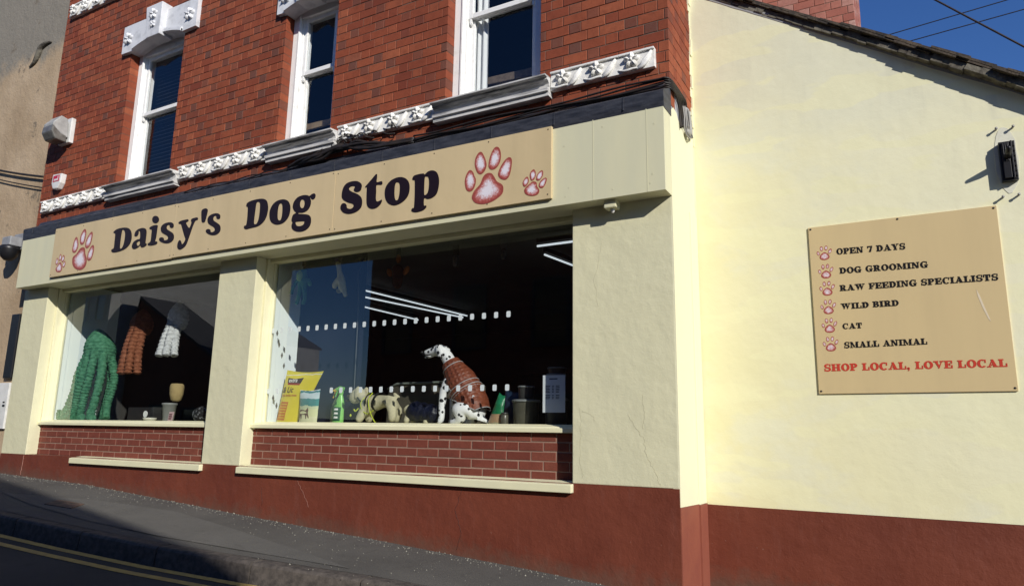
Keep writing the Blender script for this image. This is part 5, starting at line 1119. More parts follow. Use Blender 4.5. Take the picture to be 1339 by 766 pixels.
t, o = bottle('spray_bottle', -5.085, .415, 1.0, M_lime, M_lime, 'lime green spray bottle with a dark green label beside the beige toy dog')
decal(o, 'label', [(-5.125,.095),(-5.035,.095),(-5.03,.23),(-5.115,.235)], .371, mat('dark_green_label', (0.008, 0.07, 0.03)))
for k, z in enumerate((.12, .16, .20)): decal(o, 'print', [(-5.105,z),(-5.055,z),(-5.055,z+.018),(-5.10,z+.02)], .3695, M_pw, .004)

# beige toy dog wearing a harness
M_plush = mat('beige_plush', (0.50, 0.46, 0.31), (0.42, 0.385, 0.26), 20, 0.95, 0.8, 120, 0.004, spec=0.1)
dg1 = thing('toy_dog', (-4.6, .45, SH), 'beige plush display dog in black harness with lime lead, head low to the left', 'toy dog')
Y = .45
ch = [(-4.40,Y,.285),(-4.50,Y,.295),(-4.62,Y,.285),(-4.725,Y,.275),(-4.79,Y,.31),(-4.845,Y,.375),(-4.885,Y,.345),(-4.955,Y,.285),
      (-4.735,Y-.055,.20),(-4.775,Y-.06,.13),(-4.80,Y-.06,.085),(-4.735,Y+.055,.20),(-4.76,Y+.06,.13),(-4.77,Y+.06,.085),
      (-4.40,Y-.055,.22),(-4.365,Y-.06,.15),(-4.385,Y-.06,.085),(-4.40,Y+.055,.22),(-4.40,Y+.06,.15),(-4.43,Y+.06,.085),(-4.365,Y,.325),(-4.42,Y,.365)]
ed = [(0,1),(1,2),(2,3),(3,4),(4,5),(5,6),(6,7),(3,8),(8,9),(9,10),(3,11),(11,12),(12,13),(0,14),(14,15),(15,16),(0,17),(17,18),(18,19),(0,20),(20,21)]
rd_ = [.075,.078,.082,.085,.060,.078,.078,.056,.052,.042,.036,.052,.042,.036,.055,.044,.036,.055,.044,.036,.022,.016]
db = skin('body', ch, ed, rd_, M_plush, dg1, 2, 2)
b = MB(); b.ball((-4.935,Y-.045,.335), (.045,.012,.018), 10, 6, Matrix.Rotation(.15, 3, 'Y')); b.ball((-5.0,Y,.30), (.012,.03,.016), 8, 6); b.build('muzzle_mark', mat('brown_felt', (0.055, 0.038, 0.022), rough=.95), db)
b = MB(); b.ball((-4.83,Y-.062,.375), (.035,.016,.062), 10, 8, Matrix.Rotation(.3, 3, 'Y')); b.ball((-4.83,Y+.062,.375), (.035,.016,.062), 10, 8, Matrix.Rotation(.3, 3, 'Y')); b.build('ear', M_plush, db)
M_strap = mat('black_webbing', (0.015, 0.015, 0.016), rough=0.7); M_limec = mat('lime_cord', (0.42, 0.48, 0.03), rough=0.6)
def band(mb, c, rx, rz_, tilt, w, y=Y, th=.004):
    rings = []
    for i in range(24):
        a = 2*math.pi*i/24; yy = y+rx*math.cos(a); zz = rz_*math.sin(a); xx = zz*math.tan(tilt)
        nx = 0; p = []
        for dx, e in ((-w/2,0),(w/2,0),(w/2,th),(-w/2,th)): p.append((c[0]+xx+dx, y+(rx+e)*math.cos(a), c[1]+(rz_+e)*math.sin(a)))
        rings.append(p)
    rings.append(rings[0]); mb.loft(rings, False, False)
b = MB(); band(b, (-4.60,.285), .088, .090, .28, .028); band(b, (-4.70,.278), .090, .092, .12, .014); band(b, (-4.795,.305), .066, .072, -.9, .02); b.build('harness', M_strap, dg1)
b = MB(); b.tube(smooth_path([(-4.64,Y-.05,.37),(-4.645,Y-.10,.30),(-4.62,Y-.105,.20),(-4.58,Y-.10,.12),(-4.54,Y-.10,.075)], 6), .0055, 6)
b.tube(smooth_path([(-4.72,Y,.375),(-4.74,Y-.095,.28),(-4.73,Y-.085,.20),(-4.66,Y-.08,.165),(-4.60,Y-.07,.20)], 6), .0045, 6)
b.tube(smooth_path([(-4.80,Y-.06,.22),(-4.83,Y-.07,.19),(-4.85,Y-.07,.21)], 5), .007, 6); b.ball((-4.89,Y-.07,.15), (.012,.008,.014), 8, 6); b.build('lead', M_limec, dg1)
# second small display dog in a navy coat
dg2 = thing('toy_dog', (-4.1, .47, SH), 'small beige display dog bundled in a puffy navy coat, head end to the left', 'toy dog')
skin('body', [(-4.275,.47,.245),(-4.22,.47,.21),(-4.12,.47,.165),(-4.0,.47,.155),(-4.22,.42,.12),(-4.23,.41,.075),(-4.22,.52,.12),(-4.23,.53,.075),(-4.0,.42,.10),(-4.0,.41,.072),(-4.0,.52,.10),(-4.0,.53,.072)],
     [(0,1),(1,2),(2,3),(1,4),(4,5),(1,6),(6,7),(3,8),(8,9),(3,10),(10,11)], [.062,.056,.06,.055,.03,.025,.03,.025,.03,.025,.03,.025], M_plush, dg2, 2, 2)
b = MB(); rings = []
for i in range(19):
    t_ = i/18; x = lerp(-4.215, -3.885, t_); r = (.075+.012*abs(math.sin(t_*math.pi*4)))*(1 if t_ < .9 else .75); zc = lerp(.20, .155, t_)
    rings.append([(x+.03*(math.sin(a)), .47+r*1.05*math.cos(a), max(.068, zc+r*1.08*math.sin(a))) for a in [2*math.pi*k/20 for k in range(20)]])
b.loft(rings); b.build('coat', mat('navy_nylon', (0.004, 0.005, 0.014), (0.007, 0.009, 0.024), 12, 0.38, 0.9, 22, 0.02), dg2)
# basket style bed behind them
bed = thing('dog_bed', (-4.3, .95, SH), 'dull brown upright dog bed standing behind the display dogs', 'bed')
b = MB(); b.prism([(-4.86,.06),(-3.72,.06),(-3.70,.46),(-3.76,.50),(-4.72,.49),(-4.84,.44)], .88, 1.02); b.build('cushion', mat('brown_plush', (0.055, 0.050, 0.036), (0.075, 0.066, 0.048), 6, 0.95, 0.6, 60), bed, bevel=0.03)
b = MB(); b.tube([(-4.84,.875,.44),(-4.72,.875,.49),(-3.76,.875,.50),(-3.70,.875,.46)], .013, 8); b.build('rim', mat('grey_green_piping', (0.14, 0.16, 0.14)), bed)

# sitting spotted dog in a quilted rust coat
def dal_mat():
    m, nt, b = nodes('spotted_coat'); b.inputs['Roughness'].default_value = 0.6
    v = N(nt, 'ShaderNodeTexVoronoi', Scale=19.0, Randomness=0.9); tc = nt.nodes.new('ShaderNodeTexCoord'); nt.links.new(tc.outputs['Object'], v.inputs['Vector'])
    sepn = nt.nodes.new('ShaderNodeSeparateColor'); nt.links.new(v.outputs['Color'], sepn.inputs[0])
    th = nt.nodes.new('ShaderNodeMath'); th.operation = 'MULTIPLY_ADD'; th.inputs[1].default_value = .30; th.inputs[2].default_value = .20; nt.links.new(sepn.outputs[0], th.inputs[0])
    lt = nt.nodes.new('ShaderNodeMath'); lt.operation = 'LESS_THAN'; nt.links.new(v.outputs['Distance'], lt.inputs[0]); nt.links.new(th.outputs[0], lt.inputs[1])
    nt.links.new(mixc(nt, lt.outputs[0], (0.74, 0.74, 0.75), (0.010, 0.010, 0.012)), b.inputs['Base Color']); return m
M_dal = dal_mat()
dal = thing('toy_dog', (-3.7, .5, SH), 'life size sitting black and white spotted dog in a quilted rust coat, muzzle raised', 'toy dog')
Y = .5
ch = [(-3.515,Y,.215),(-3.585,Y,.35),(-3.675,Y,.48),(-3.755,Y,.585),(-3.815,Y,.665),(-3.87,Y,.745),(-3.93,Y,.775),(-3.995,Y,.758),(-4.105,Y,.748),
      (-3.765,Y-.075,.47),(-3.815,Y-.08,.36),(-3.825,Y-.08,.22),(-3.825,Y-.08,.105),(-3.87,Y-.08,.085),
      (-3.765,Y+.075,.47),(-3.80,Y+.08,.36),(-3.81,Y+.08,.22),(-3.81,Y+.08,.105),(-3.85,Y+.08,.085),
      (-3.54,Y-.09,.225),(-3.63,Y-.12,.20),(-3.58,Y-.12,.115),(-3.70,Y-.12,.082),
      (-3.54,Y+.09,.225),(-3.63,Y+.12,.20),(-3.58,Y+.12,.115),(-3.70,Y+.12,.082),
      (-3.43,Y,.13),(-3.37,Y+.02,.085),(-3.30,Y+.03,.078)]
ed = [(0,1),(1,2),(2,3),(3,4),(4,5),(5,6),(6,7),(7,8),(2,9),(9,10),(10,11),(11,12),(12,13),(2,14),(14,15),(15,16),(16,17),(17,18),(0,19),(19,20),(20,21),(21,22),(0,23),(23,24),(24,25),(25,26),(0,27),(27,28),(28,29)]
rd_ = [.125,.122,.125,.088,.064,.064,.070,.046,.033,.058,.042,.033,.032,.028,.058,.042,.033,.032,.028,.140,.105,.05,.034,.140,.105,.05,.034,.020,.012,.008]
db = skin('body', ch, ed, rd_, M_dal, dal, 2, 1)
b = MB(); b.ball((-4.133,Y,.757), (.016,.020,.015), 10, 8)
for s in (-1, 1): b.ball((-3.972,Y+s*.047,.792), .011, 8, 6)
b.tube(smooth_path([(-4.115,Y-.024,.735),(-4.06,Y-.034,.728),(-4.01,Y-.042,.722)], 5), .005, 6); b.build('nose_and_eyes', M_blackp, db)
b = MB(); b.ball((-4.045,Y,.712), (.058,.024,.012), 10, 6, Matrix.Rotation(-.12, 3, 'Y')); b.build('lower_jaw', M_dal, db)
for s in (-1, 1):
    b = MB(); b.ball((-3.885,Y+s*.072,.752), (.036,.014,.066), 12, 8, Matrix.Rotation(-.35, 3, 'Y')); b.build('ear', M_dal, db)
def coat_mat():
    m, nt, b = nodes('rust_quilt'); b.inputs['Roughness'].default_value = 0.55
    nt.links.new(ramp(nt, noise(nt, 30, 4), [(0.3, (0.120, 0.028, 0.012)), (0.7, (0.205, 0.052, 0.022))]).outputs[0], b.inputs['Base Color'])
    hs = []
    for rot in (0.6, -0.95):
        mp = nt.nodes.new('ShaderNodeMapping'); mp.inputs['Rotation'].default_value = (0, rot, 0); nt.links.new(pos(nt), mp.inputs['Vector'])
        w = N(nt, 'ShaderNodeTexWave', Scale=7.5, Distortion=4.0); w.wave_profile = 'SIN'; nt.links.new(mp.outputs[0], w.inputs['Vector']); hs.append(w.outputs['Fac'])
    q = nt.nodes.new('ShaderNodeMath'); q.operation = 'MULTIPLY'; nt.links.new(hs[0], q.inputs[0]); nt.links.new(hs[1], q.inputs[1])
    n = bump(nt, b, q.outputs[0], 0.32, 0.035); bump(nt, b, noise(nt, 40, 3), 0.3, 0.006, n); return m
M_coat = coat_mat(); M_trimg = mat('grey_binding', (0.34, 0.34, 0.35))
def shell(rows, name, m, parent, th=.010):
    mb = MB(); n = len(rows[0]); vs = [v for r in rows for v in r]
    mb.add(vs, [(j*n+i, j*n+i+1, (j+1)*n+i+1, (j+1)*n+i) for j in range(len(rows)-1) for i in range(n-1)], None, True)
    return mb.build(name, m, parent)
def coat_rows(s0, s1, amax, extra, n=13):
    rows = []
    A = Vector((-3.80, 0, .645)); B_ = Vector((-3.475, 0, .17)); tdir = (A-B_).normalized(); nb_ = Vector((tdir.z, 0, -tdir.x))
    for j in range(n):
        s = lerp(s0, s1, j/(n-1)); c = A.lerp(B_, s); ra = interp(s, [(0,.085),(.12,.105),(.35,.150),(.6,.150),(.85,.135),(1.0,.10)])+extra; rb_ = interp(s, [(0,.078),(.15,.10),(.35,.140),(.6,.140),(.8,.145),(1.0,.135)])+extra
        am = interp(s, amax); row = []
        for i in range(29):
            a = math.radians(lerp(-am, am, i/28)); p = c+nb_*ra*math.cos(a); row.append((p.x, Y+rb_*math.sin(a), p.z))
        rows.append(row)
    return rows
r1 = coat_rows(0.0, 0.62, [(0,178),(.12,176),(.3,128),(.45,118),(.62,112)], .004)
r2 = coat_rows(0.58, 1.0, [(.58,140),(.68,118),(.85,98),(1.0,62)], .012)
coat = shell(r1, 'coat', M_coat, dal); shell(r2, 'coat_flap', M_coat, coat)
r3 = coat_rows(0.50, 0.62, [(.5,178),(.62,178)], .009, 4); shell(r3, 'belt', M_coat, coat)
b = MB()
for rr in (r1, r2):
    for e in (0, -1): b.tube([r[e] for r in rr], .0045, 6)
    b.tube(rr[0 if rr is r2 else -1], .0045, 6); b.tube(rr[-1], .0045, 6)
b.tube(r3[0], .004, 6); b.tube(r3[-1], .004, 6); b.tube(r1[2], .0045, 6); b.build('binding', M_trimg, coat)

# tubs, packets and price list by the right hand end
def tub(x, y, z, r, h, ml, label, grp='clear tubs on the right of the large window'):
    t = thing('tub', (x, y, z), label, 'tub', grp)
    b = MB(); b.lathe([(r*.86, 0), (r*.88, .004), (r*.97, h*.9), (r*.97, h*.93)], (x, y, z), 24); b.build('tub_body', ml, t)
    b = MB(); b.lathe([(r*1.03, h*.93), (r*1.05, h*.935), (r*1.05, h), (r*1.0, h+.006), (r*.9, h+.004)], (x, y, z), 24); b.build('lid', mat('cloudy_lid', (0.20, 0.21, 0.21), rough=.35), t)
M_tub = mat('grey_olive_tub', (0.070, 0.066, 0.050), (0.095, 0.09, 0.07), 10, 0.3); M_tub2 = mat('dark_grey_tub', (0.045, 0.045, 0.044), rough=0.3)
tub(-3.01, .55, SH, .122, .225, M_tub, 'wide squat tub with a pale lid near the right end of the window shelf')
tub(-3.01, .55, .30, .075, .11, M_tub2, 'small dark tub stacked on top of the wide squat tub')
tub(-2.74, .60, SH, .105, .24, M_tub2, 'lower dark tub standing behind the price sheet')
tub(-2.74, .60, .315, .085, .20, M_tub2, 'middle tub stacked behind the price sheet')
tub(-2.73, .60, .525, .085, .045, M_tub2, 'shallow tub on top of the stack behind the price sheet')
sht = MB(); sht.add([(-2.700,.262,.175),(-2.495,.262,.175),(-2.495,.262,.482),(-2.700,.262,.482),(-2.700,.264,.175),(-2.495,.264,.175),(-2.495,.264,.482),(-2.700,.264,.482)], [(0,1,2,3),(7,6,5,4),(0,4,5,1),(1,5,6,2),(2,6,7,3),(3,7,4,0)])
pso = tagm(sht.build('price_sheet', mat('white_paper', (0.74, 0.77, 0.80))), 'white printed sheet stuck inside the glass at the right end', 'sheet')
b = MB()
for k in range(8):
    z = .39-.013*k-(.012 if k > 4 else 0)
    for x0, w in ((-2.675,.045),(-2.615,.02),(-2.58,.035)): b.prism([(x0,z),(x0+w*random.uniform(.6,1),z),(x0+w,z+.006),(x0,z+.006)], .2612, .2618)
b.prism([(-2.64,.446),(-2.565,.446),(-2.565,.456),(-2.64,.456)], .2612, .2618)
b.build('print', mat('grey_ink', (0.05, 0.06, 0.08)), pso)
M_gb = printed('green_snack_film', [(0, (0.30, 0.27, 0.17)), (0.05, (0.34, 0.22, 0.13)), (0.12, (0.01, 0.13, 0.05)), (0.21, (0.012, 0.17, 0.07))], nz=.04)
bag('snack_bag', [(-3.36, SH), (-3.20, SH), (-3.19, .33), (-3.25, .36)], .46, .03, M_gb, .03, 'green and cream snack packet leaning beside the spotted dog')
bag('snack_bag', [(-3.30, SH), (-3.14, SH), (-3.12, .37), (-3.27, .40)], .62, .03, mat('blue_film', (0.012, 0.025, 0.05), rough=.35), .02, 'dark blue packet behind the green snack packet')
t = thing('treat_jar', (-3.16, .44, SH), 'small clear jar of brown treats beside the wide tub', 'jar')
b = MB(); b.lathe([(.03,0),(.034,.01),(.034,.09),(.028,.10)], (-3.165,.44,SH), 14); b.build('jar_body', M_tub, t)
b = MB(); b.lathe([(.03,.10),(.03,.115),(.02,.118)], (-3.165,.44,SH), 14); b.build('lid', M_tub2, t)

# toys hanging along the top of the large window
def clip(x, y, t):
    b = MB(); b.box(x-.022, x+.022, y-.006, y+.006, 1.755, 1.80); b.box(x-.03, x+.03, y-.004, y+.004, 1.80, 1.812); b.build('clip', mat('dark_red_clip', (0.05, 0.015, 0.015)), t)
fg = thing('hanging_toy', (-5.72, .40, 1.5), 'green plush frog toy hanging at the top left corner of the large window', 'toy', 'toys hanging in the large window')
x, y = -5.70, .40
skin('body', [(x,y,1.73),(x-.01,y,1.64),(x+.0,y,1.57),(x-.09,y,1.60),(x-.15,y,1.50),(x-.17,y,1.45),(x+.08,y,1.60),(x+.12,y,1.52),(x-.03,y,1.48),(x-.05,y,1.38),(x-.07,y,1.33),(x+.04,y,1.48),(x+.05,y,1.38),(x+.03,y,1.32)],
     [(0,1),(1,2),(2,3),(3,4),(4,5),(2,6),(6,7),(2,8),(8,9),(9,10),(2,11),(11,12),(12,13)], [.035,.055,.042,.022,.018,.026,.022,.026,.026,.02,.024,.026,.02,.024], mat('frog_green', (0.09, 0.25, 0.10), (0.05, 0.17, 0.12), 12, .95), fg, 2, 1)
b = MB(); b.ball((x-.005,y-.048,1.635), (.045,.018,.06), 10, 8); b.build('belly', mat('frog_belly', (0.36, 0.55, 0.12), rough=.95), fg); clip(x, y, fg)
kg = thing('hanging_toy', (-5.22, .45, 1.5), 'pale yellow long necked plush toy hanging near the top of the large window', 'toy', 'toys hanging in the large window')
x, y = -5.235, .45
skin('body', [(x-.03,y,1.765),(x-.01,y,1.74),(x+.01,y,1.66),(x+.05,y,1.57),(x+.07,y,1.50),(x+.10,y,1.43),(x+.12,y,1.375),(x-.04,y,1.53),(x-.05,y,1.47),(x+.02,y,1.46),(x+.03,y,1.42)],
     [(0,1),(1,2),(2,3),(3,4),(4,5),(5,6),(3,7),(7,8),(4,9),(9,10)], [.024,.03,.026,.045,.05,.028,.018,.036,.026,.026,.02], mat('cream_plush', (0.70, 0.64, 0.33), (0.60, 0.54, 0.27), 14, .95), kg, 2, 3)
b = MB(); b.ball((x-.035,y,1.79), (.03,.02,.016), 8, 6); b.build('hair', mat('purple_tuft', (0.10, 0.05, 0.12), rough=.95), kg); clip(x+.01, y, kg)
tk = thing('hanging_toy', (-4.44, .45, 1.6), 'dark brown plush bird toy with orange wings and neck hanging in the large window', 'toy', 'toys hanging in the large window')
x, y = -4.44, .45
skin('body', [(x,y,1.66),(x,y,1.60),(x-.01,y,1.53),(x,y,1.45),(x+.01,y,1.40)], [(0,1),(1,2),(2,3),(3,4)], [.03,.07,.06,.05,.03], mat('dark_brown_plush', (0.035, 0.016, 0.010), (0.06, 0.022, 0.014), 14, .95), tk, 2, 2)
b = MB()
for s in (-1, 1): b.ball((x+s*.105, y, 1.58), (.03,.02,.05), 10, 8, Matrix.Rotation(s*.6, 3, 'Y'))
b.ball((x,y,1.715), (.026,.026,.05), 10, 8); b.build('wing', mat('orange_plush', (0.30, 0.10, 0.03), rough=.95), tk)
b = MB(); b.ball((x,y,1.79), (.03,.02,.06), 10, 8); b.build('label_card', M_blackp, tk)
for x, z1, lab, c in ((-3.74, 1.77, 'small dark packet hanging centrally at the top of the large window', (0.05, 0.045, 0.03)), (-3.21, 1.785, 'small grey packet hanging right of centre at the top of the large window', (0.12, 0.12, 0.12))):
    t = thing('hanging_pack', (x, .45, 1.6), lab, 'packet', 'toys hanging in the large window')
    b = MB(); b.prism([(x-.035,z1-.10),(x+.035,z1-.10),(x+.03,z1),(x-.03,z1)], .44, .455); b.build('card', mat('card', c), t)
    b = MB(); b.lathe([(.02,0),(.028,.02),(.028,.09),(.015,.105)], (x,.447,z1-.21), 12); b.build('toy_body', mat('toy_dark', (0.03, 0.03, 0.03), (0.10, 0.09, 0.07), 30), t); 
b = MB(); b.tube(smooth_path([(-5.05,.60,1.80),(-5.02,.55,1.72),(-5.06,.56,1.62),(-5.07,.60,1.40),(-5.07,.61,.9),(-5.065,.61,.2)], 6), .006, 6)
tagm(b.build('electric_cord', mat('grey_cord', (0.07, 0.075, 0.08))), 'thin grey cord hanging down behind the glass beside the dark board', 'cord')

# ------------------------------------------------------------------ things in the left window
def ribbed(mb, path, r0, r1, ribs, n=18, amp=.30, tw=0):
    path = smooth_path(path, 10); m_ = len(path); tot = max(3, ribs*6); pp = []; rr = []
    for k in range(tot+1):
        t_ = k/tot; f = t_*(m_-1); i = min(int(f), m_-2); pp.append(path[i].lerp(path[i+1], f-i))
        rr.append(lerp(r0, r1, t_)*(1+amp*abs(math.sin(math.pi*ribs*t_))-amp*.5)*(1 if k not in (0, tot) else .6))
    o0 = len(mb.v); mb.tube(pp, rr, n)
    for i in range(o0, len(mb.v)):
        q = Vector(mb.v[i]); h = mnoise.noise_vector(q*55)*r0*.16+mnoise.noise_vector(q*19)*r0*.14; mb.v[i] = tuple(q+h)
def plush(name, m1, m2): return mat(name, m1, m2, 26, 0.95, 0.9, 90, 0.008, spec=0.08)
oc = thing('plush_toy', (-9.42, .52, SH), 'very large green ribbed plush octopus slumped at the left of the left window', 'plush toy')
M_oc = plush('green_plush', (0.032, 0.125, 0.065), (0.085, 0.24, 0.14))
b = MB(); rings = []
for k in range(61):
    t_ = k/60; r = .188*math.sin(math.pi*min(1, .20+.80*t_))**.65*(1+.06*abs(math.sin(math.pi*11*t_))) if t_ < 1 else .004
    cx, cy, cz = -9.49-.09*t_*t_, .55-.02*t_, .80+.50*t_
    rings.append([(cx+r*math.cos(a), cy+r*math.sin(a), cz+.25*r*math.cos(a)*(1-t_)) for a in [2*math.pi*q/26 for q in range(26)]])
b.loft(rings); hd = b.build('head', M_oc, oc)
for pth in ([(-9.57,.50,.98),(-9.66,.44,.72),(-9.70,.38,.40),(-9.76,.33,.16),(-9.84,.315,.115),(-9.87,.33,.20)],
            [(-9.53,.43,.96),(-9.58,.36,.66),(-9.57,.33,.34),(-9.58,.32,.14),(-9.66,.31,.11),(-9.70,.32,.115)],
            [(-9.43,.40,.96),(-9.40,.33,.62),(-9.46,.32,.32),(-9.47,.31,.13),(-9.40,.305,.11)],
            [(-9.33,.42,.96),(-9.27,.36,.64),(-9.31,.34,.34),(-9.30,.32,.13),(-9.22,.31,.11)],
            [(-9.27,.50,.98),(-9.16,.46,.70),(-9.14,.42,.38),(-9.12,.37,.15),(-9.04,.34,.11),(-8.98,.335,.115)],
            [(-9.30,.62,.95),(-9.20,.66,.62),(-9.22,.62,.28),(-9.12,.58,.11)],
            [(-9.45,.68,.95),(-9.44,.74,.60),(-9.46,.70,.25),(-9.5,.68,.10)]):
    q = MB(); ribbed(q, [(-9.74+(p_[0]+9.74)*.80, p_[1], p_[2]) for p_ in pth], .052, .041, 30, amp=.22); q.build('tentacle', M_oc, oc)
bo = thing('plush_toy', (-8.70, .5, .65), 'orange brown ribbed plush toy with long tentacles hanging in the left window', 'plush toy')
M_bo = plush('rust_plush', (0.16, 0.052, 0.027), (0.27, 0.105, 0.058))
b = MB(); b.lathe([(max(.004, .135*math.sin(math.pi*(.2+.8*k/40))**.7*(1+.07*abs(math.sin(math.pi*7*k/40)))), 1.18+.34*k/40) for k in range(41)], (-8.72,.58,0), 20); b.build('head', M_bo, bo)
for k in range(4):
    a = -2.7+k*.85; q = MB(); ribbed(q, [(-8.72+.09*math.cos(a),.56+.06*math.sin(a),1.26),(-8.72+.11*math.cos(a),.52+.09*math.sin(a),.98),(-8.71+.16*math.cos(a),.50+.11*math.sin(a),.66)], .050, .044, 13); q.build('tentacle', M_bo, bo)
wp = thing('plush_toy', (-8.0, .5, .85), 'white ribbed plush toy with short tentacles hanging in the left window', 'plush toy')
M_wp = plush('white_plush', (0.42, 0.43, 0.44), (0.62, 0.63, 0.64))
b = MB(); b.lathe([(max(.004, .12*math.sin(math.pi*(.2+.8*k/40))**.7*(1+.07*abs(math.sin(math.pi*7*k/40)))), 1.22+.36*k/40) for k in range(41)], (-8.05,.62,0), 20); b.build('head', M_wp, wp)
for k in range(4):
    a = -2.7+k*.85; q = MB(); ribbed(q, [(-8.04+.06*math.cos(a),.58+.05*math.sin(a),1.28),(-8.03+.10*math.cos(a),.54+.08*math.sin(a),1.06),(-8.0+.14*math.cos(a),.50+.10*math.sin(a),.86)], .044, .040, 10); q.build('tentacle', M_wp, wp)
b = MB(); b.lathe([(.055,0),(.06,.005),(.078,.20),(.088,.205),(.088,.225),(.078,.228)], (-7.825,.47,SH), 22)
tagm(b.build('cup', mat('grey_cup', (0.22, 0.225, 0.22), (0.18, 0.185, 0.18), 8, .4)), 'grey rimmed cup standing on the left window shelf', 'cup')
b = MB(); b.lathe([(.03,0),(.06,.02),(.078,.09),(.082,.17),(.075,.205),(.06,.215)], (-7.79,.52,.31), 20)
tagm(b.build('tan_pot', mat('tan_foam', (0.36, 0.27, 0.12), (0.30, 0.22, 0.10), 20, .9, .5, 60)), 'rounded tan pot stacked on top of the grey cup', 'pot')
b = MB(); b.box(-8.52, -8.02, .40, .62, SH, .24)
bx = tagm(b.build('storage_box', mat('dark_carton', (0.014, 0.012, 0.012), rough=.6), bevel=0.006), 'low dark box with a round white badge on the left window shelf', 'box')
b = MB(); b.prism([(-8.165+.04*math.cos(2*math.pi*i/20), .158+.04*math.sin(2*math.pi*i/20)) for i in range(20)], .396, .4005); b.build('badge', M_pw, bx)
b = MB(); b.lathe([(.03,0),(.055,.004),(.075,.035),(.078,.05),(.070,.05),(.05,.015)], (-8.0,.35,SH), 20)
tagm(b.build('pet_bowl', mat('cream_bowl', (0.55, 0.53, 0.45), rough=.4)), 'small cream bowl in front of the dark box', 'bowl')
b = MB(); b.add([(-7.685,.36,SH),(-7.60,.36,SH),(-7.595,.375,.185),(-7.68,.375,.185),(-7.685,.363,SH),(-7.60,.363,SH),(-7.595,.378,.185),(-7.68,.378,.185)], [(0,1,2,3),(7,6,5,4),(0,4,5,1),(1,5,6,2),(2,6,7,3),(3,7,4,0)])
cd = tagm(b.build('price_card', mat('pink_card', (0.52, 0.36, 0.36))), 'small pink card standing in the left window', 'card')
b = MB()
for k in range(3): b.prism([(-7.665,.10+k*.024),(-7.615+.01*(k%2),.10+k*.024),(-7.615,.112+k*.024),(-7.665,.112+k*.024)], .3585+.0029*k, .3595+.0029*k)
b.build('print', mat('dark_red_ink', (0.16, 0.04, 0.05)), cd)
b = MB(); b.ball((-7.22,.48,.155), (.14,.10,.095), 14, 10)
tagm(b.build('cushion', mat('black_white_cloth', (0.008, 0.008, 0.009), (0.20, 0.20, 0.21), 26, .9, lo=.52, hi=.6)), 'dark patterned cushion at the right end of the left window', 'cushion')

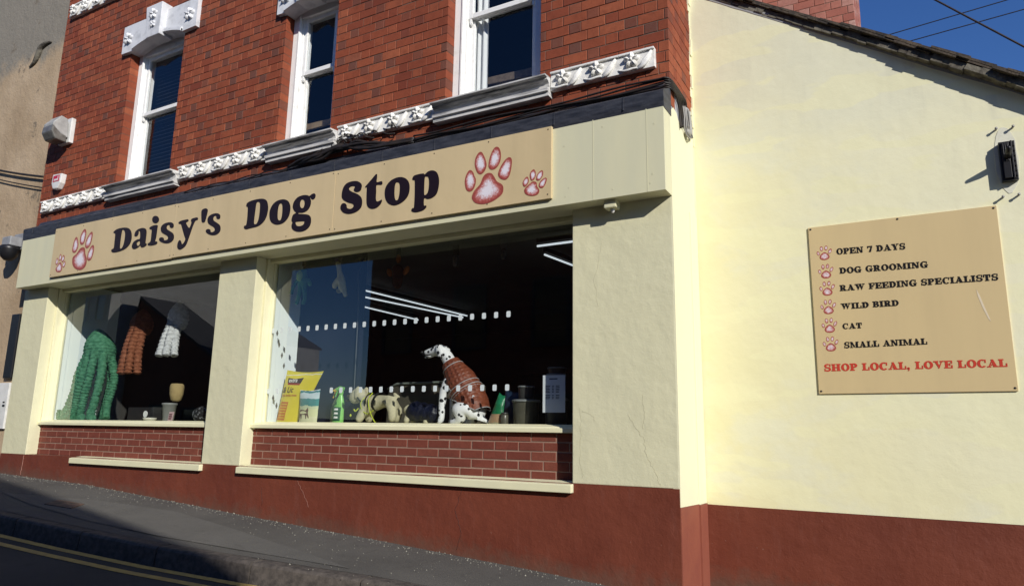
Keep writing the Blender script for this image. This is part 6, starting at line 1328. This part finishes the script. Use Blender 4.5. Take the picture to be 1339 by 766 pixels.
# ------------------------------------------------------------------ the other side of the street, seen in the glass and casting the shade
M_hb = mat('far_house_brick', (0.14, 0.055, 0.035), (0.19, 0.08, 0.05), 6, .85); M_hr = mat('far_slate_roof', (0.055, 0.055, 0.06), (0.08, 0.078, 0.08), 5, .8)
M_hw = mat('far_pale_render', (0.42, 0.41, 0.38), (0.35, 0.34, 0.31), 2, .85); M_hg = mat('far_window_glass', (0.02, 0.025, 0.03), rough=.08, spec=.6)
def house(x0, x1, y0, y1, eave, ridge, gable, m, wins, label, base=-2.6, xm=None):
    t = thing('terraced_house', ((x0+x1)/2, (y0+y1)/2, base), label, 'house', 'houses across the street')
    b = MB()
    if gable:   # gable faces the street
        xm = xm or (x0+x1)/2; b.prism([(x0,base),(x1,base),(x1,eave),(xm,ridge),(x0,eave)], y0, y1); b.build('wall', m, t)
        r = MB(); r.prism([(x0-.02,eave),(xm,ridge),(x1+.02,eave),(x1+.02,eave+.10),(xm,ridge+.12),(x0-.02,eave+.10)], y0-.15, y1+.03); r.build('roof', M_hr, t)
    else:
        ym = (y0+y1)/2; b.prism([(y0,base),(y1,base),(y1,eave),(ym,ridge),(y0,eave)], x0, x1, ax='x'); b.build('wall', m, t)
        r = MB(); r.prism([(y0-.25,eave-.12),(ym,ridge),(y1+.25,eave-.12),(y1+.25,eave),(ym,ridge+.13),(y0-.25,eave)], x0-.1, x1+.1, ax='x')
        rf = r.build('roof', M_hr, t); c = MB(); c.box(x1-1.6, x1-.7, ym-.4, ym+.4, ridge-.4, ridge+1.0)
        for k in range(2): c.lathe([(.12,0),(.10,.35)], (x1-1.35+k*.42, ym, ridge+1.0), 10)
        c.build('chimney', M_hb, rf)
    for (a, z0, w, h) in wins:
        f = MB(); f.box(a-.07, a+w+.07, y1+.01, y1+.06, z0-.07, z0).box(a-.07, a+w+.07, y1+.01, y1+.05, z0+h, z0+h+.07).box(a-.07, a, y1+.01, y1+.05, z0, z0+h).box(a+w, a+w+.07, y1+.01, y1+.05, z0, z0+h).box(a, a+w, y1+.015, y1+.045, z0+h/2-.03, z0+h/2+.03)
        fo = f.build('window', M_hr if m is M_hb else M_hw, t); g_ = MB(); g_.box(a, a+w, y1+.002, y1+.012, z0, z0+h); g_.build('pane', M_hg, fo)
house(-1.0, 8.0, -17, -10, 6.52, 7.78, True, M_hb, [(0.2,2.4,1.0,1.7),(3.0,2.4,1.0,1.7),(5.8,2.4,1.0,1.7),(1.2,-.6,1.2,1.6),(5.0,-.6,1.2,1.6)], 'brick gabled house across the street that shades the road')
house(-13.6, -1.3, -18, -10.2, 5.2, 7.4, False, M_hb, [(-13,2.2,.9,1.6),(-10.6,2.2,.9,1.6),(-8.2,2.2,.9,1.6),(-5.6,2.2,.9,1.6),(-3.2,2.2,.9,1.6),(-12.4,-.7,1.4,1.6),(-8.6,-.7,1.4,1.6),(-5,-.7,1.4,1.6)], 'long brick terrace across the street mirrored in the large window')
house(-24.55, -19.7, -11.6, -10.0, 2.1, 4.55, True, M_hb, [(-22.9,-.6,.9,1.3),(-21.2,-.6,.7,1.2)], 'brown brick gabled outbuilding across the street mirrored in the left window', xm=-24.2)
house(-33.6, -27.0, -22, -16.2, 4.1, 5.8, True, M_hw, [(-31.6,1.4,.9,1.4),(-29.4,1.4,.9,1.4)], 'pale gabled cottage set back across the street mirrored in the left window')
house(-44, -24.7, -15.4, -9.2, 7.5, 9.5, False, M_hw, [(-26.75,3.75,.75,2.3),(-25.45,3.75,.5,2.3),(-29.4,3.75,.9,2.3),(-32.0,3.75,.9,2.3),(-26.6,-.2,.9,1.7),(-29.4,-.2,.9,1.7)], 'tall pale rendered house furthest down the opposite side')
